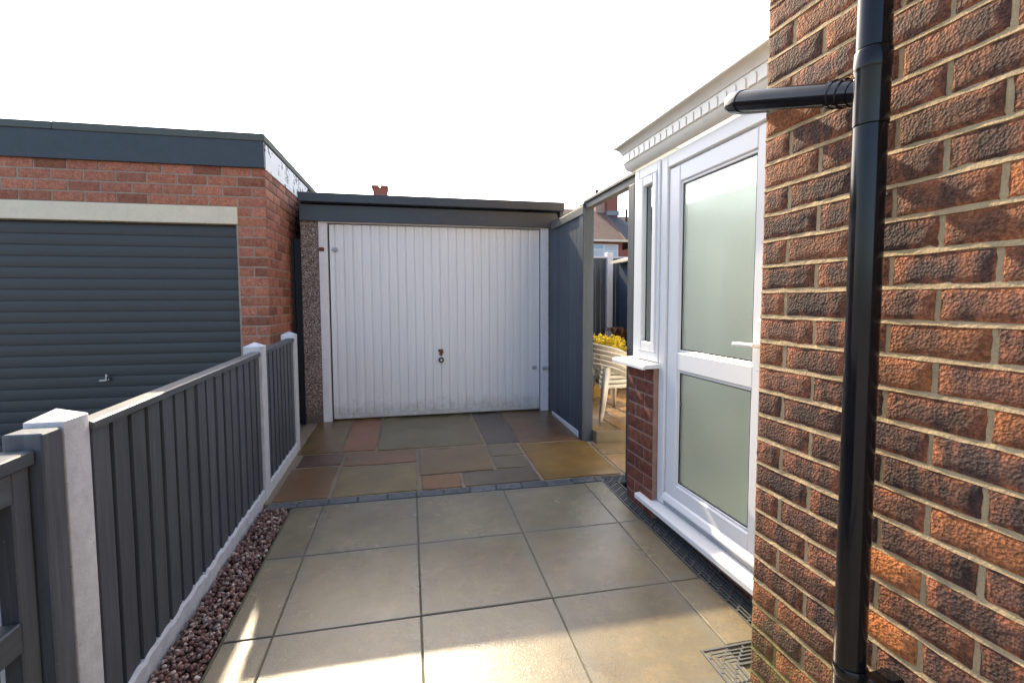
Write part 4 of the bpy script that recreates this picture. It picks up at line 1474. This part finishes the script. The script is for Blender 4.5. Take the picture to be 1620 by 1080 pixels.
MB().prism([(-0.86, -0.42, 1.790), (-0.86, -0.42, 1.838), (0.75, -0.42, 2.20), (0.75, -0.42, 2.155)], (0, 1.05, 0)).build('roof', M['white_beam'], sd_)  # sunlight on the roof edge is put into this off-white colour

# ================================================================== HOUSE BEYOND
fh = empty('tiled_house', (11.3, 26.0, 0.2))
tag(fh, 'distant red brick house with hipped brown tile roof seen through the gateway', 'house')
fx = lambda x: x - 11.3
fz = lambda z: z - 0.2
MB().box(fx(4.0), fx(12.35), 0.6, 8.0, 0, fz(4.95)).build('wall', M['far_brick'], fh).color = (0.1, 1, 0, 1)
# roof: brown front slope, darker slope turning away to the right
mb = MB()
e0, e1, e2 = (fx(3.6), 0.2, fz(4.98)), (fx(12.38), 0.2, fz(4.98)), (fx(14.6), 1.0, fz(4.98))
r0, r1, pk = (fx(5.0), 4.4, fz(7.46)), (fx(12.67), 4.4, fz(7.46)), (fx(14.9), 2.2, fz(5.75))
mb.quad(e0, e1, r1, r0)
b0_, b1_ = (fx(3.6), 8.6, fz(4.98)), (fx(14.6), 8.6, fz(4.98))
mb.quad(b1_, b0_, r0, r1)
mb.bm.faces.new([mb.bm.verts.new(p) for p in (e0, r0, b0_)])
rf_ = mb.build('roof', M['tiles'], fh)
mb = MB()
mb.quad(e1, e2, pk, r1)
mb.bm.faces.new([mb.bm.verts.new(p) for p in (pk, b1_, r1)])
mb.bm.faces.new([mb.bm.verts.new(p) for p in (e2, b1_, pk)])
mb.build('roof_slope', M['tiles_dark'], rf_)
MB().tube([r1, e1], 0.06, 6).build('hip_tiles', M['tiles'], rf_)
MB().box(fx(3.5), fx(12.6), 0.05, 0.20, fz(4.86), fz(4.98), 0.01).build('gutter', M['white_beam'], fh)
wf = MB().box(fx(10.36), fx(12.08), 0.54, 0.62, fz(3.92), fz(4.78), 0.01).build('window', M['white_timber'], fh)
MB().box(fx(10.46), fx(11.12), 0.525, 0.545, fz(4.50), fz(4.70)).build('pane', M['pane_blue'], wf)
MB().box(fx(10.46), fx(11.12), 0.53, 0.545, fz(3.98), fz(4.40)).build('pane', M['curtain'], wf)
MB().box(fx(11.22), fx(12.0), 0.53, 0.545, fz(3.98), fz(4.36)).build('pane', M['curtain'], wf)
MB().box(fx(11.22), fx(12.0), 0.53, 0.545, fz(4.42), fz(4.70)).build('pane', M['curtain'], wf)
ck = MB().box(fx(12.70), fx(13.45), 3.7, 4.4, fz(6.6), fz(8.52)).build('chimney', M['far_brick'], fh)
MB().box(fx(12.66), fx(13.49), 3.66, 4.44, fz(8.5), fz(8.6)).build('chimney_cap', M['far_brick'], ck)
MB().box(fx(12.66), fx(13.50), 3.6, 4.5, fz(7.02), fz(7.30)).build('flashing', M['lead'], ck)
cp2 = MB().box(fx(12.05), fx(12.68), 4.0, 4.6, fz(7.0), fz(8.40)).build('chimney', M['pale_stack'], fh)
for (xx) in (12.22, 12.52):
    MB().tube([(fx(xx), 4.3, fz(8.40)), (fx(xx), 4.3, fz(8.74))], [0.12, 0.10], 10).build('chimney_pot', M['clay'], cp2, 40)
# second roof further right
fh2 = empty('brown_roofed_house', (20.0, 36.0, 0.2))
tag(fh2, 'further house roof of brown tiles with a vent pipe, right of the hipped roof', 'house')
MB().box(-4.0, 5.0, 0.5, 8, 0, 6.0).build('wall', M['far_brick'], fh2)
MB().prism([(-4.2, 0, 6.0), (-4.2, 4.2, 8.72), (-4.2, 8.5, 6.0)], (9.5, 0, 0)).build('roof', M['tiles'], fh2)
MB().tube([(-1.72, 2.6, 7.6), (-1.72, 2.6, 9.05)], 0.10, 8).build('vent_pipe', M['black_metal'], fh2, 40)
# aerial
ae = empty('tv_aerial', (12.0, 30.3, 7.6))
tag(ae, 'thin television aerial standing on the pale chimney of the distant house', 'aerial')
mb = MB().tube([(0, 0, 0), (0, 0, 1.75)], 0.012, 6).tube([(-0.28, 0, 1.73), (0.24, 0, 1.8)], 0.012, 5)
for k in range(6):
    mb.tube([(-0.22 + k * 0.09, -0.12, 1.74 + k * 0.012), (-0.22 + k * 0.09, 0.12, 1.74 + k * 0.012)], 0.008, 4)
mb.build('mast', M['alu'], ae)

# chimney seen over the garage roof
lh = empty('red_chimney_house', (-1.1, 24.0, 0.2))
tag(lh, 'house hidden behind the concrete garage, its red brick chimney showing above the roof', 'house')
MB().box(-4.0, 4.0, -1, 6, 0, 3.4).build('wall', M['far_brick'], lh)
MB().prism([(-4.3, -1.3, 3.4), (-4.3, 2.5, 4.9), (-4.3, 6.3, 3.4)], (8.6, 0, 0)).build('roof', M['tiles'], lh)
c0 = 24.0 / 22.0
ck2 = MB().box(-0.46, 0.18, -0.2, 0.6, 4.0, 6.62).build('chimney', M['far_brick'], lh)
MB().box(-0.54, -0.20, -0.24, 0.64, 6.60, 6.72, 0.02).box(-0.12, 0.22, -0.24, 0.64, 6.60, 6.73, 0.02).build('chimney_cap', M['far_brick'], ck2)

for o in bpy.data.objects:
    if o.type == 'MESH' and o.data.materials and o.data.materials[0] is M['far_brick']:
        o.color = (0.08, 1.0, 0, 1)
